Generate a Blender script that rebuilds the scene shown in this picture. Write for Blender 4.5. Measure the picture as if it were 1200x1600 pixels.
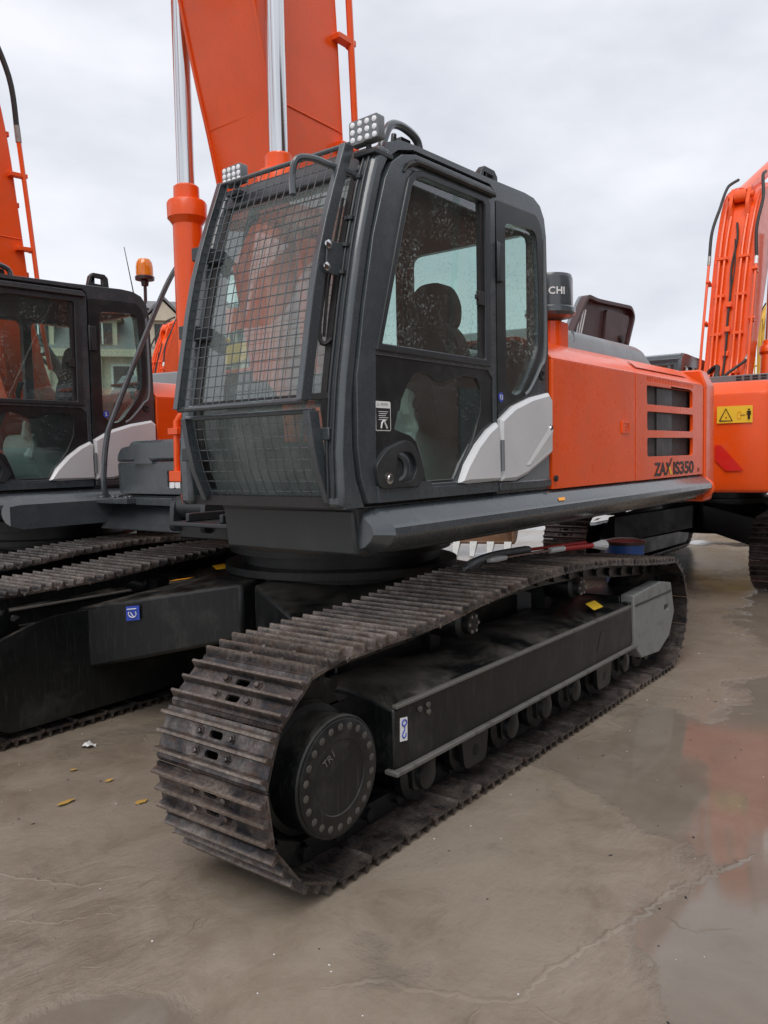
import bpy, math, random
from math import radians, sin, cos, pi, hypot
from mathutils import Vector, Matrix
from mathutils.geometry import tessellate_polygon

for o in list(bpy.data.objects):
    bpy.data.objects.remove(o)
SC = bpy.context.scene
COL = SC.collection
rnd = random.Random(7)

# ------------------------------------------------------------------ camera
cam_d = bpy.data.cameras.new('camera')
cam = bpy.data.objects.new('camera', cam_d)
COL.objects.link(cam)
SC.camera = cam
yaw, pit, rol, F = 0.65595724, 0.06951891, -0.02067664, 1277.72
f = Vector((cos(yaw) * cos(pit), sin(yaw) * cos(pit), -sin(pit)))
r0 = Vector((sin(yaw), -cos(yaw), 0))
u0 = r0.cross(f)
r = r0 * cos(rol) + u0 * sin(rol)
u = r.cross(f)
cam.matrix_world = Matrix(((r.x, u.x, -f.x, 0), (r.y, u.y, -f.y, -2.007), (r.z, u.z, -f.z, 1.67), (0, 0, 0, 1)))
cam_d.sensor_fit = 'VERTICAL'
cam_d.sensor_height = 32.0
cam_d.lens = 32.0 * F / 1600.0
cam_d.clip_start = 0.05
cam_d.clip_end = 3000

# ------------------------------------------------------------------ world: overcast sky
SUN_EL, SUN_AZ = 58, 205     # degrees; azimuth measured from +X towards +Y
W = bpy.data.worlds.new('World')
SC.world = W
W.use_nodes = True
nt = W.node_tree
nt.nodes.clear()
wo = nt.nodes.new('ShaderNodeOutputWorld')
bg = nt.nodes.new('ShaderNodeBackground')
sky = nt.nodes.new('ShaderNodeTexSky')
sky.sky_type = 'NISHITA'
sky.sun_disc = False
sky.sun_elevation = radians(SUN_EL)
sky.sun_rotation = radians(90 - SUN_AZ)
sky.dust_density = 3.0
tc = nt.nodes.new('ShaderNodeTexCoord')
mp = nt.nodes.new('ShaderNodeMapping')
mp.inputs['Scale'].default_value = (1.0, 1.0, 2.4)
mp.inputs['Location'].default_value = (0.4, 0.2, 0.3)
nz = nt.nodes.new('ShaderNodeTexNoise')
nz.inputs['Scale'].default_value = 2.1
nz.inputs['Detail'].default_value = 6
nz.inputs['Roughness'].default_value = 0.5
cr = nt.nodes.new('ShaderNodeValToRGB')
cr.color_ramp.elements[0].position = 0.36
cr.color_ramp.elements[0].color = (5.4, 5.65, 6.25, 1)
cr.color_ramp.elements[1].position = 0.66
cr.color_ramp.elements[1].color = (8.7, 8.75, 9.1, 1)
mx = nt.nodes.new('ShaderNodeMixRGB')
mx.inputs['Fac'].default_value = 0.9
nt.links.new(tc.outputs['Generated'], mp.inputs['Vector'])
nt.links.new(mp.outputs['Vector'], nz.inputs['Vector'])
nt.links.new(nz.outputs['Fac'], cr.inputs['Fac'])
nt.links.new(sky.outputs['Color'], mx.inputs['Color1'])
nt.links.new(cr.outputs['Color'], mx.inputs['Color2'])
nt.links.new(mx.outputs['Color'], bg.inputs['Color'])
bg.inputs['Strength'].default_value = 0.1
nt.links.new(bg.outputs['Background'], wo.inputs['Surface'])

sun_d = bpy.data.lights.new('sun', 'SUN')
sun_d.energy = 1.4
sun_d.angle = radians(40)
sun_d.color = (1.0, 0.97, 0.93)
sun = bpy.data.objects.new('sun', sun_d)
COL.objects.link(sun)
sd = Vector((cos(radians(SUN_EL)) * cos(radians(SUN_AZ)), cos(radians(SUN_EL)) * sin(radians(SUN_AZ)), sin(radians(SUN_EL))))
sun.rotation_euler = sd.to_track_quat('Z', 'Y').to_euler()
sun.location = (0, 0, 30)

SC.view_settings.view_transform = 'Standard'
SC.view_settings.look = 'None'
SC.view_settings.exposure = 0.36
SC.view_settings.gamma = 1.0
SC.view_settings.use_curve_mapping = False
SC.render.engine = 'CYCLES'
SC.cycles.max_bounces = 8
SC.cycles.transparent_max_bounces = 16

# ------------------------------------------------------------------ materials
def lin(c):
    return tuple(((v / 255) / 12.92 if v / 255 <= 0.04045 else ((v / 255 + 0.055) / 1.055) ** 2.4) for v in c)

class NT:
    def __init__(s, name):
        s.m = bpy.data.materials.new(name)
        s.m.use_nodes = True
        s.t = s.m.node_tree
        s.b = s.t.nodes['Principled BSDF']
        s.out = s.t.nodes['Material Output']
    def n(s, t, **kw):
        x = s.t.nodes.new(t)
        for k, v in kw.items():
            if k in x.inputs:
                x.inputs[k].default_value = v
            else:
                setattr(x, k, v)
        return x
    def l(s, a, b):
        s.t.links.new(a, b)
    def noise(s, scale, detail=5, rough=0.6, coord=None, dist=0.0):
        x = s.n('ShaderNodeTexNoise', Scale=scale, Detail=detail, Roughness=rough, Distortion=dist)
        s.l(coord if coord else s.co(), x.inputs['Vector'])
        return x.outputs['Fac']
    def co(s):
        if not hasattr(s, '_c'):
            s._c = s.n('ShaderNodeTexCoord').outputs['Object']
        return s._c
    def ramp(s, fac, stops):
        x = s.n('ShaderNodeValToRGB')
        e = x.color_ramp.elements
        while len(e) < len(stops):
            e.new(0.5)
        for i, (p, c) in enumerate(stops):
            e[i].position = p
            e[i].color = (c, c, c, 1) if isinstance(c, (int, float)) else (*c[:3], 1)
        s.l(fac, x.inputs['Fac'])
        return x.outputs['Color']
    def mix(s, fac, a, b, mode='MIX'):
        x = s.n('ShaderNodeMixRGB', blend_type=mode)
        for v, i in ((fac, 0), (a, 1), (b, 2)):
            if hasattr(v, 'is_linked'):
                s.l(v, x.inputs[i])
            else:
                x.inputs[i].default_value = v if i == 0 else (*v[:3], 1)
        return x.outputs['Color']
    def math(s, op, a, b):
        x = s.n('ShaderNodeMath', operation=op)
        for v, i in ((a, 0), (b, 1)):
            if hasattr(v, 'is_linked'):
                s.l(v, x.inputs[i])
            else:
                x.inputs[i].default_value = v
        return x.outputs[0]
    def bump(s, h, strength, dist=0.01):
        x = s.n('ShaderNodeBump', Strength=strength, Distance=dist)
        s.l(h, x.inputs['Height'])
        s.l(x.outputs['Normal'], s.b.inputs['Normal'])
        return x

M = {}
def paint(name, col, rough=0.32, coat=0.3, dirt=0.12, dirtcol=(0.20, 0.17, 0.14), drops=0.0, metal=0.0, spec=0.5, var=0.12):
    t = NT(name)
    n1 = t.noise(1.3, 4)
    n2 = t.noise(9, 8, 0.7)
    c = t.mix(t.ramp(n1, [(0.3, 0.0), (0.75, 1.0)]), [v * (1 - var) for v in col], [v * (1 + var * 0.5) for v in col])
    d = t.math('MULTIPLY', t.ramp(n2, [(0.52, 0.0), (0.75, 1.0)]), dirt)
    c = t.mix(d, c, dirtcol)
    t.l(c, t.b.inputs['Base Color'])
    rr = t.ramp(n2, [(0.3, rough * 0.8), (0.8, min(1, rough * 1.5))])
    t.l(rr, t.b.inputs['Roughness'])
    t.b.inputs['Metallic'].default_value = metal
    t.b.inputs['Coat Weight'].default_value = coat
    t.b.inputs['Coat Roughness'].default_value = 0.12
    t.b.inputs['Specular IOR Level'].default_value = spec
    fine = t.noise(160, 2, 0.5)
    big = t.noise(2.2, 2, 0.4)
    h = t.math('ADD', t.math('MULTIPLY', big, 6.0), t.math('MULTIPLY', fine, 0.12))
    if drops:
        v = t.n('ShaderNodeTexVoronoi', Scale=85.0)
        t.l(t.co(), v.inputs['Vector'])
        dr = t.ramp(v.outputs['Distance'], [(0.12, 1.0), (0.3, 0.0)])
        msk = t.ramp(t.noise(14, 3), [(0.5, 0.0), (0.6, 1.0)])
        h = t.math('ADD', h, t.math('MULTIPLY', t.math('MULTIPLY', dr, msk), drops))
    t.bump(h, 0.25, 0.004)
    M[name] = t.m
    return t.m

paint('orange', (0.88, 0.094, 0.006), 0.28, 0.25, 0.16, spec=0.4)
paint('yellow', (0.72, 0.40, 0.03), 0.35, 0.2, 0.2)
paint('grey', (0.052, 0.063, 0.071), 0.25, 0.6, 0.35, (0.13, 0.13, 0.13), drops=0.5)
paint('lightgrey', (0.16, 0.175, 0.185), 0.36, 0.2, 0.5, drops=0.3)
paint('dusty', (0.12, 0.115, 0.105), 0.7, 0.0, 0.9, (0.02, 0.02, 0.02))
paint('castgrey', (0.20, 0.205, 0.20), 0.55, 0.0, 0.8, (0.09, 0.085, 0.075))
paint('worn_black', (0.07, 0.066, 0.06), 0.4, 0.0, 0.9, (0.16, 0.14, 0.11))
paint('headlining', (0.035, 0.024, 0.020), 0.8, 0.0, 0.3)
paint('brick', (0.16, 0.075, 0.05), 0.85, 0.0, 0.5)
paint('darkgrey', (0.022, 0.026, 0.029), 0.4, 0.15, 0.3, (0.08, 0.08, 0.08), drops=0.3)
paint('black', (0.011, 0.013, 0.014), 0.33, 0.2, 0.35, (0.07, 0.068, 0.062))
paint('silver', (0.70, 0.71, 0.72), 0.35, 0.4, 0.12, (0.3, 0.29, 0.28), metal=0.12)
paint('maroon', (0.05, 0.017, 0.017), 0.38, 0.2, 0.4, (0.10, 0.05, 0.05))
paint('wood', (0.30, 0.22, 0.15), 0.7, 0.0, 0.5)
paint('blue', (0.02, 0.10, 0.38), 0.4, 0.2, 0.2)
paint('red', (0.50, 0.02, 0.015), 0.4, 0.2, 0.1)
paint('white', (0.70, 0.70, 0.69), 0.45, 0.1, 0.3, (0.35, 0.33, 0.3))
paint('decal_yellow', (0.85, 0.55, 0.03), 0.4, 0.0, 0.05, var=0.03)
paint('decal_orange', (0.85, 0.35, 0.02), 0.4, 0.0, 0.05, var=0.03)
paint('decal_white', (0.78, 0.78, 0.78), 0.4, 0.0, 0.05, var=0.03)
paint('decal_black', (0.012, 0.011, 0.011), 0.4, 0.0, 0.02, var=0.03)
paint('decal_blue', (0.03, 0.07, 0.42), 0.4, 0.0, 0.05, var=0.03)
paint('decal_red', (0.62, 0.015, 0.01), 0.35, 0.0, 0.05, var=0.03)
paint('rubber', (0.018, 0.016, 0.016), 0.55, 0.0, 0.3, (0.1, 0.09, 0.09))
paint('seat_cloth', (0.03, 0.032, 0.034), 0.75, 0.0, 0.3)
paint('plastic', (0.50, 0.53, 0.52), 0.45, 0.1, 0.3)
paint('cream', (0.52, 0.46, 0.36), 0.8, 0, 0.25)
paint('roof_slate', (0.17, 0.17, 0.175), 0.75, 0, 0.3)
paint('steel', (0.35, 0.34, 0.32), 0.45, 0.0, 0.5, (0.10, 0.06, 0.035), metal=0.6)
paint('leafy', (0.42, 0.25, 0.05), 0.7, 0, 0.3)
paint('bucket_brown', (0.16, 0.085, 0.045), 0.6, 0, 0.6, (0.3, 0.25, 0.18))

def m_chrome():
    t = NT('chrome')
    t.b.inputs['Base Color'].default_value = (0.66, 0.67, 0.68, 1)
    t.b.inputs['Metallic'].default_value = 1
    t.b.inputs['Roughness'].default_value = 0.12
    M['chrome'] = t.m
m_chrome()

def m_track():
    t = NT('track_steel')
    oi = t.n('ShaderNodeObjectInfo')
    mpv = t.n('ShaderNodeVectorMath', operation='ADD')
    sc = t.n('ShaderNodeVectorMath', operation='SCALE')
    sc.inputs['Scale'].default_value = 37.0
    cmb = t.n('ShaderNodeCombineXYZ')
    t.l(oi.outputs['Random'], cmb.inputs[0]); t.l(oi.outputs['Random'], cmb.inputs[1])
    t.l(cmb.outputs[0], sc.inputs[0])
    t.l(t.co(), mpv.inputs[0]); t.l(sc.outputs[0], mpv.inputs[1])
    v = mpv.outputs[0]
    st = t.n('ShaderNodeMapping'); st.inputs['Scale'].default_value = (3.0, 1.0, 1.0)
    t.l(v, st.inputs['Vector'])
    n1 = t.noise(5, 8, 0.7, v, 0.6)
    n2 = t.noise(14, 8, 0.75, st.outputs['Vector'])
    n3 = t.noise(60, 4, 0.6, v)
    c = t.mix(t.ramp(n1, [(0.40, 0.0), (0.62, 1.0)]), (0.024, 0.023, 0.026), (0.16, 0.135, 0.122))
    c = t.mix(t.ramp(n2, [(0.50, 0.0), (0.66, 0.9)]), c, (0.085, 0.045, 0.026))
    c = t.mix(t.ramp(n1, [(0.60, 0.0), (0.70, 0.7)]), c, (0.26, 0.23, 0.20))
    sp = t.n('ShaderNodeSeparateXYZ'); t.l(t.co(), sp.inputs[0])
    worn = t.math('MULTIPLY', t.ramp(sp.outputs[2], [(0.018, 0.0), (0.029, 1.0)]), t.ramp(n2, [(0.32, 0.95), (0.66, 0.25)]))
    c = t.mix(worn, c, (0.21, 0.17, 0.14))
    c = t.mix(t.ramp(n3, [(0.3, 0.5), (0.6, 0.0)]), c, (0.012, 0.010, 0.009))
    c = t.mix(1.0, c, t.ramp(oi.outputs['Random'], [(0.0, 0.6), (1.0, 1.45)]), 'MULTIPLY')
    t.l(c, t.b.inputs['Base Color'])
    t.l(t.ramp(n2, [(0.35, 0.16), (0.7, 0.6)]), t.b.inputs['Roughness'])
    t.b.inputs['Metallic'].default_value = 0.45
    t.bump(t.math('ADD', t.math('MULTIPLY', n1, 1.5), n3), 0.5, 0.004)
    M['track_steel'] = t.m
m_track()

def m_under():
    t = NT('under_black')
    st = t.n('ShaderNodeMapping'); st.inputs['Scale'].default_value = (16.0, 16.0, 0.9)
    t.l(t.co(), st.inputs['Vector'])
    n1 = t.noise(2.5, 8, 0.72, None, 0.3)
    n2 = t.noise(5, 6, 0.7, st.outputs['Vector'])
    n3 = t.noise(40, 4, 0.65)
    c = t.mix(t.ramp(n1, [(0.52, 0.0), (0.80, 0.45)]), (0.0045, 0.0055, 0.006), (0.09, 0.085, 0.075))
    c = t.mix(t.ramp(n2, [(0.54, 0.0), (0.80, 0.38)]), c, (0.09, 0.09, 0.085))
    g = t.n('ShaderNodeNewGeometry')
    up = t.n('ShaderNodeSeparateXYZ'); t.l(g.outputs['Normal'], up.inputs[0])
    dust = t.math('MULTIPLY', t.ramp(up.outputs[2], [(0.55, 0.0), (0.97, 1.0)]), t.ramp(n1, [(0.42, 0.0), (0.66, 0.7)]))
    c = t.mix(dust, c, (0.15, 0.135, 0.115))
    t.l(c, t.b.inputs['Base Color'])
    t.l(t.ramp(n1, [(0.3, 0.25), (0.7, 0.6)]), t.b.inputs['Roughness'])
    t.bump(t.math('ADD', n1, t.math('MULTIPLY', n3, 0.4)), 0.3, 0.006)
    M['under_black'] = t.m
m_under()

def m_glass(name, tint, dust=0.0, film=0.0, refl=1.9):
    t = NT(name)
    t.t.nodes.remove(t.b)
    tr = t.n('ShaderNodeBsdfTransparent'); tr.inputs['Color'].default_value = (*tint, 1)
    gl = t.n('ShaderNodeBsdfGlossy', Roughness=0.02)
    gl.inputs['Color'].default_value = (1, 1, 1, 1)
    fr = t.n('ShaderNodeFresnel', IOR=1.6)
    ms = t.n('ShaderNodeMixShader')
    ge = t.n('ShaderNodeNewGeometry')
    t.l(t.math('MULTIPLY', t.math('MULTIPLY', fr.outputs[0], t.math('SUBTRACT', 1.0, ge.outputs['Backfacing'])), refl), ms.inputs[0])
    t.l(tr.outputs[0], ms.inputs[1]); t.l(gl.outputs[0], ms.inputs[2])
    df = t.n('ShaderNodeBsdfDiffuse'); df.inputs['Color'].default_value = (0.46, 0.50, 0.49, 1)
    m2 = t.n('ShaderNodeMixShader')
    spots = t.math('MULTIPLY', t.ramp(t.noise(70, 4, 0.65), [(0.55, 0.0), (0.64, 1.0)]), t.ramp(t.noise(4.2, 3, 0.6), [(0.42, 0.0), (0.64, 1.0)]))
    fac = t.math('ADD', t.math('MULTIPLY', spots, dust), t.math('MULTIPLY', t.ramp(t.noise(3, 4), [(0.3, 0.3), (0.7, 1.0)]), film))  # film: thin grime, and on windscreens a pale painted veil of reflected light
    t.l(fac, m2.inputs[0])
    t.l(ms.outputs[0], m2.inputs[1]); t.l(df.outputs[0], m2.inputs[2])
    t.l(m2.outputs[0], t.out.inputs['Surface'])
    M[name] = t.m
m_glass('glass_side', (0.86, 0.955, 0.925), 0.42, 0.03)
m_glass('glass_front', (0.86, 0.94, 0.91), 0.15, 0.30)  # strong film paints the pale reflection over the windscreen, beyond dust and water
m_glass('glass_dark', (0.78, 0.89, 0.86), 0.15, 0.05)
m_glass('glass_low', (0.80, 0.90, 0.87), 0.12, 0.24, 0.6)  # strong film paints pale reflected light into the lower glass
m_glass('glass_far', (0.90, 0.975, 0.95), 0.10, 0.03)

def m_lamp(name, col, emit):
    t = NT(name)
    t.b.inputs['Base Color'].default_value = (*col, 1)
    t.b.inputs['Roughness'].default_value = 0.12
    t.b.inputs['Coat Weight'].default_value = 0.5
    if emit:
        t.b.inputs['Transmission Weight'].default_value = emit
    M[name] = t.m
m_lamp('amber', (0.95, 0.25, 0.01), 0.25)
m_lamp('lens', (0.85, 0.86, 0.88), 0.0)

def m_screen():
    t = NT('vent_screen')
    mpg = t.n('ShaderNodeMapping'); mpg.inputs['Rotation'].default_value = (0, radians(45), 0)
    t.l(t.co(), mpg.inputs['Vector'])
    w1 = t.n('ShaderNodeTexWave', Scale=30.0); w1.bands_direction = 'X'
    w2 = t.n('ShaderNodeTexWave', Scale=30.0); w2.bands_direction = 'Z'
    t.l(mpg.outputs[0], w1.inputs['Vector']); t.l(mpg.outputs[0], w2.inputs['Vector'])
    h = t.math('MAXIMUM', w1.outputs['Fac'], w2.outputs['Fac'])
    t.l(t.ramp(h, [(0.75, (0.006, 0.007, 0.008)), (0.95, (0.10, 0.10, 0.105))]), t.b.inputs['Base Color'])
    t.b.inputs['Roughness'].default_value = 0.5
    t.bump(h, 0.8, 0.004)
    M['vent_screen'] = t.m
m_screen()

def m_ground():
    t = NT('wet_concrete')
    g = t.n('ShaderNodeNewGeometry')
    P = g.outputs['Position']
    n1 = t.noise(0.55, 6, 0.6, P, 0.4)
    n2 = t.noise(3.2, 8, 0.68, P, 0.5)
    n3 = t.noise(26, 6, 0.7, P)
    n4 = t.noise(130, 3, 0.6, P)
    c = t.mix(t.ramp(n1, [(0.35, 0.0), (0.68, 1.0)]), (0.185, 0.146, 0.108), (0.245, 0.203, 0.160))
    c = t.mix(t.ramp(n2, [(0.42, 0.0), (0.66, 0.8)]), c, (0.280, 0.234, 0.186))
    c = t.mix(t.ramp(n2, [(0.28, 0.5), (0.42, 0.0)]), c, (0.125, 0.096, 0.072))
    c = t.mix(t.ramp(n3, [(0.60, 0.0), (0.72, 0.35)]), c, (0.09, 0.072, 0.055))
    c = t.mix(t.ramp(n4, [(0.70, 0.0), (0.76, 0.35)]), c, (0.36, 0.33, 0.29))
    # puddle mask: noise plus the low spots of this yard (world positions)
    def blob(x, y, rx, ry, rot=0.0):
        mpp = t.n('ShaderNodeMapping', vector_type='TEXTURE')
        mpp.inputs['Location'].default_value = (x, y, 0)
        mpp.inputs['Rotation'].default_value = (0, 0, rot)
        mpp.inputs['Scale'].default_value = (rx, ry, 1)
        t.l(P, mpp.inputs['Vector'])
        ln = t.n('ShaderNodeVectorMath', operation='LENGTH')
        t.l(mpp.outputs[0], ln.inputs[0])
        return t.math('SUBTRACT', 1.15, ln.outputs['Value'])
    b = t.math('MAXIMUM', blob(2.85, -1.80, 1.15, 0.74, 0.2), blob(1.20, -0.02, 0.30, 0.30))
    b = t.math('MAXIMUM', b, blob(5.0, -1.30, 2.1, 0.72, 0.1))
    b = t.math('MAXIMUM', b, blob(9.3, -0.6, 2.2, 0.9, 0.2))
    b = t.math('MAXIMUM', b, t.math('MULTIPLY', t.math('SUBTRACT', t.noise(0.35, 2, 0.5, P), 0.60), 5.0))
    edge = t.math('ADD', t.math('MULTIPLY', t.math('SUBTRACT', n2, 0.5), 1.8), t.math('MULTIPLY', t.math('SUBTRACT', t.noise(1.4, 4, 0.6, P), 0.5), 2.6))
    pm = t.math('ADD', t.math('MULTIPLY', b, 2.2), edge)
    pud = t.ramp(pm, [(0.10, 0.0), (0.42, 1.0)])
    film = t.ramp(t.noise(0.8, 5, 0.6, P, 0.3), [(0.36, 0.0), (0.62, 1.0)])
    c = t.mix(t.math('MULTIPLY', pud, 0.45), c, (0.12, 0.10, 0.085))
    t.l(c, t.b.inputs['Base Color'])
    rdry = t.ramp(t.math('ADD', t.math('MULTIPLY', film, 0.6), t.math('MULTIPLY', n2, 0.4)), [(0.1, 0.36), (0.9, 0.13)])
    wetm = t.ramp(t.math('ADD', blob(1.30, 0.55, 0.85, 0.9), t.math('MULTIPLY', t.math('SUBTRACT', n2, 0.5), 1.6)), [(0.15, 0.0), (0.75, 0.8)])
    rdry = t.mix(wetm, rdry, (0.14, 0.14, 0.14))
    ro = t.mix(pud, rdry, (0.04, 0.04, 0.04))
    t.l(ro, t.b.inputs['Roughness'])
    t.b.inputs['IOR'].default_value = 1.38
    rough_area = t.math('MAXIMUM', t.math('MULTIPLY', blob(1.35, 0.65, 0.75, 0.75), 1.2), 0.12)
    h = t.math('ADD', t.math('MULTIPLY', n2, 1.0), t.math('MULTIPLY', n3, 0.35))
    ridg = t.n('ShaderNodeMapping'); ridg.inputs['Scale'].default_value = (1.0, 3.2, 1.0); ridg.inputs['Rotation'].default_value = (0, 0, 0.6)
    t.l(P, ridg.inputs['Vector'])
    nr = t.noise(7, 7, 0.62, ridg.outputs[0], 0.8)
    h = t.math('ADD', h, t.math('MULTIPLY', t.math('MULTIPLY', nr, rough_area), 3.0))
    inv = t.math('SUBTRACT', 1.0, t.math('MULTIPLY', pud, 0.96))
    hh = t.math('MULTIPLY', h, inv)
    t.bump(hh, 0.5, 0.013)
    M['wet_concrete'] = t.m
m_ground()

# ------------------------------------------------------------------ mesh helpers
O = Vector((4.2, 1.595, 0.0))       # slew centre of the machine, its parts are drawn round it

def finish(me, mat, smooth=40, mats=None):
    for p in me.polygons:
        p.use_smooth = True
    me.set_sharp_from_angle(angle=radians(smooth))
    me.materials.append(M[mat])

def link(name, me, parent=None, bevel=0.0, seg=2):
    o = bpy.data.objects.new(name, me)
    COL.objects.link(o)
    if parent is not None:
        o.parent = parent
    if bevel:
        b = o.modifiers.new('bevel', 'BEVEL')
        b.width = bevel
        b.segments = seg
        b.limit_method = 'ANGLE'
        b.angle_limit = radians(32)
    return o

class MB:
    def __init__(s, origin=None):
        s.v = []; s.f = []
        s.o = O if origin is None else Vector(origin)
    def add(s, vs, fs):
        k = len(s.v)
        s.v += [Vector(p) for p in vs]
        s.f += [tuple(i + k for i in q) for q in fs]
        return s
    def box(s, x0, x1, y0, y1, z0, z1):
        return s.add([(x0, y0, z0), (x1, y0, z0), (x1, y1, z0), (x0, y1, z0), (x0, y0, z1), (x1, y0, z1), (x1, y1, z1), (x0, y1, z1)],
                     [(0, 3, 2, 1), (4, 5, 6, 7), (0, 1, 5, 4), (1, 2, 6, 5), (2, 3, 7, 6), (3, 0, 4, 7)])
    def plate(s, outer, a0, a1, holes=(), axis='y'):
        """closed outline (with holes) in the plane across `axis`, given depth a0..a1"""
        def mp(p, w):
            if axis == 'y': return (p[0], w, p[1])
            if axis == 'x': return (w, p[0], p[1])
            return (p[0], p[1], w)
        loops = [list(outer)] + [list(h) for h in holes]
        flat = [p for l in loops for p in l]
        tris = tessellate_polygon([[Vector((p[0], p[1], 0)) for p in l] for l in loops])
        n = len(flat)
        vs = [mp(p, a0) for p in flat] + [mp(p, a1) for p in flat]
        fs = []
        for t in tris:
            fs.append(tuple(t)); fs.append(tuple(i + n for i in reversed(t)))
        k = 0
        for l in loops:
            m = len(l)
            for i in range(m):
                j = (i + 1) % m
                fs.append((k + i, k + j, k + j + n, k + i + n))
            k += m
        return s.add(vs, fs)
    def tube(s, path, r, n=8, cap=True):
        P = [Vector(p) for p in path]
        rs = r if isinstance(r, (list, tuple)) else [r] * len(P)
        T = []
        for i in range(len(P)):
            a = P[max(i - 1, 0)]; b = P[min(i + 1, len(P) - 1)]
            T.append((b - a).normalized())
        ref = Vector((0, 0, 1)) if abs(T[0].z) < 0.9 else Vector((1, 0, 0))
        nrm = T[0].cross(ref).normalized()
        vs = []; fs = []
        for i, p in enumerate(P):
            nrm = (nrm - T[i] * nrm.dot(T[i])).normalized()
            bn = T[i].cross(nrm)
            for k in range(n):
                a = 2 * pi * k / n
                vs.append(p + (nrm * cos(a) + bn * sin(a)) * rs[i])
        for i in range(len(P) - 1):
            for k in range(n):
                k2 = (k + 1) % n
                fs.append((i * n + k, i * n + k2, (i + 1) * n + k2, (i + 1) * n + k))
        if cap:
            fs.append(tuple(reversed(range(n))))
            fs.append(tuple((len(P) - 1) * n + k for k in range(n)))
        return s.add(vs, fs)
    def lathe(s, c, axis, prof, n=24):
        """prof: list of (radius, distance along axis)"""
        c = Vector(c); A = Vector(axis).normalized()
        ref = Vector((0, 0, 1)) if abs(A.z) < 0.9 else Vector((1, 0, 0))
        e1 = A.cross(ref).normalized(); e2 = A.cross(e1)
        vs = []; fs = []
        for rr, h in prof:
            for k in range(n):
                a = 2 * pi * k / n
                vs.append(c + A * h + (e1 * cos(a) + e2 * sin(a)) * rr)
        for i in range(len(prof) - 1):
            for k in range(n):
                k2 = (k + 1) % n
                fs.append((i * n + k, i * n + k2, (i + 1) * n + k2, (i + 1) * n + k))
        fs.append(tuple(reversed(range(n))))
        fs.append(tuple((len(prof) - 1) * n + k for k in range(n)))
        return s.add(vs, fs)
    def strip(s, prof, y0, y1, th):
        """sheet following an X,Z profile, from y0 to y1, thickness th towards +X"""
        n = len(prof)
        vs = []
        for (x, z) in prof:
            vs += [(x, y0, z), (x, y1, z), (x + th, y1, z), (x + th, y0, z)]
        fs = [(0, 1, 2, 3), tuple((n - 1) * 4 + i for i in (3, 2, 1, 0))]
        for i in range(n - 1):
            for k in range(4):
                k2 = (k + 1) % 4
                fs.append((i * 4 + k, (i + 1) * 4 + k, (i + 1) * 4 + k2, i * 4 + k2))
        return s.add(vs, fs)
    def mesh(s, name, mat, smooth=40):
        me = bpy.data.meshes.new(name)
        me.from_pydata([p - s.o for p in s.v], [], s.f)
        import bmesh
        bm = bmesh.new(); bm.from_mesh(me)
        bmesh.ops.recalc_face_normals(bm, faces=bm.faces)
        bm.to_mesh(me); bm.free()
        finish(me, mat, smooth)
        return me
    def build(s, name, mat, parent=None, bevel=0.0, smooth=40, label=None):
        o = link(name, s.mesh(name, mat, smooth), parent, bevel)
        if label: o['label'] = label
        return o

def rpoly(pts, rad, n=4):
    out = []
    m = len(pts)
    for i in range(m):
        p = Vector(pts[i]).to_2d(); a = Vector(pts[i - 1]).to_2d(); b = Vector(pts[(i + 1) % m]).to_2d()
        R = rad[i] if isinstance(rad, (list, tuple)) else rad
        d1 = (a - p); d2 = (b - p)
        k = min(R, d1.length * 0.45, d2.length * 0.45)
        s0 = p + d1.normalized() * k; s1 = p + d2.normalized() * k
        for j in range(n + 1):
            t = j / n
            q = s0 * (1 - t) ** 2 + p * 2 * t * (1 - t) + s1 * t * t
            out.append((q.x, q.y))
    return out

def inset(pts, d):
    m = len(pts)
    area = sum(pts[i][0] * pts[(i + 1) % m][1] - pts[(i + 1) % m][0] * pts[i][1] for i in range(m))
    sg = 1 if area > 0 else -1
    out = []
    for i in range(m):
        p = Vector(pts[i]).to_2d(); a = Vector(pts[i - 1]).to_2d(); b = Vector(pts[(i + 1) % m]).to_2d()
        t = ((p - a).normalized() + (b - p).normalized())
        t = t.normalized() if t.length > 1e-6 else (b - p).normalized()
        nrm = Vector((-t.y, t.x)) * sg
        out.append(tuple(p + nrm * d))
    return out

def smoothpath(pts, n=6):
    P = [Vector(p) for p in pts]
    out = []
    for i in range(len(P) - 1):
        p0 = P[max(i - 1, 0)]; p1 = P[i]; p2 = P[i + 1]; p3 = P[min(i + 2, len(P) - 1)]
        for j in range(n):
            t = j / n
            out.append(0.5 * ((2 * p1) + (p2 - p0) * t + (2 * p0 - 5 * p1 + 4 * p2 - p3) * t * t + (3 * p1 - p0 - 3 * p2 + p3) * t ** 3))
    out.append(P[-1])
    return out

def text(body, size, mat, mtx, parent, name='lettering', extrude=0.0008, shear=0.0, bold=0.0, space=1.0):
    cu = bpy.data.curves.new('t', 'FONT')
    cu.body = body; cu.size = size; cu.extrude = extrude; cu.shear = shear
    cu.offset = bold; cu.space_character = space
    cu.resolution_u = 3
    to = bpy.data.objects.new('t', cu)
    COL.objects.link(to)
    dg = bpy.context.evaluated_depsgraph_get()
    me = bpy.data.meshes.new_from_object(to.evaluated_get(dg))
    bpy.data.objects.remove(to)
    me.transform(mtx)
    me.materials.clear(); me.materials.append(M[mat])
    return link(name, me, parent)

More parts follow.
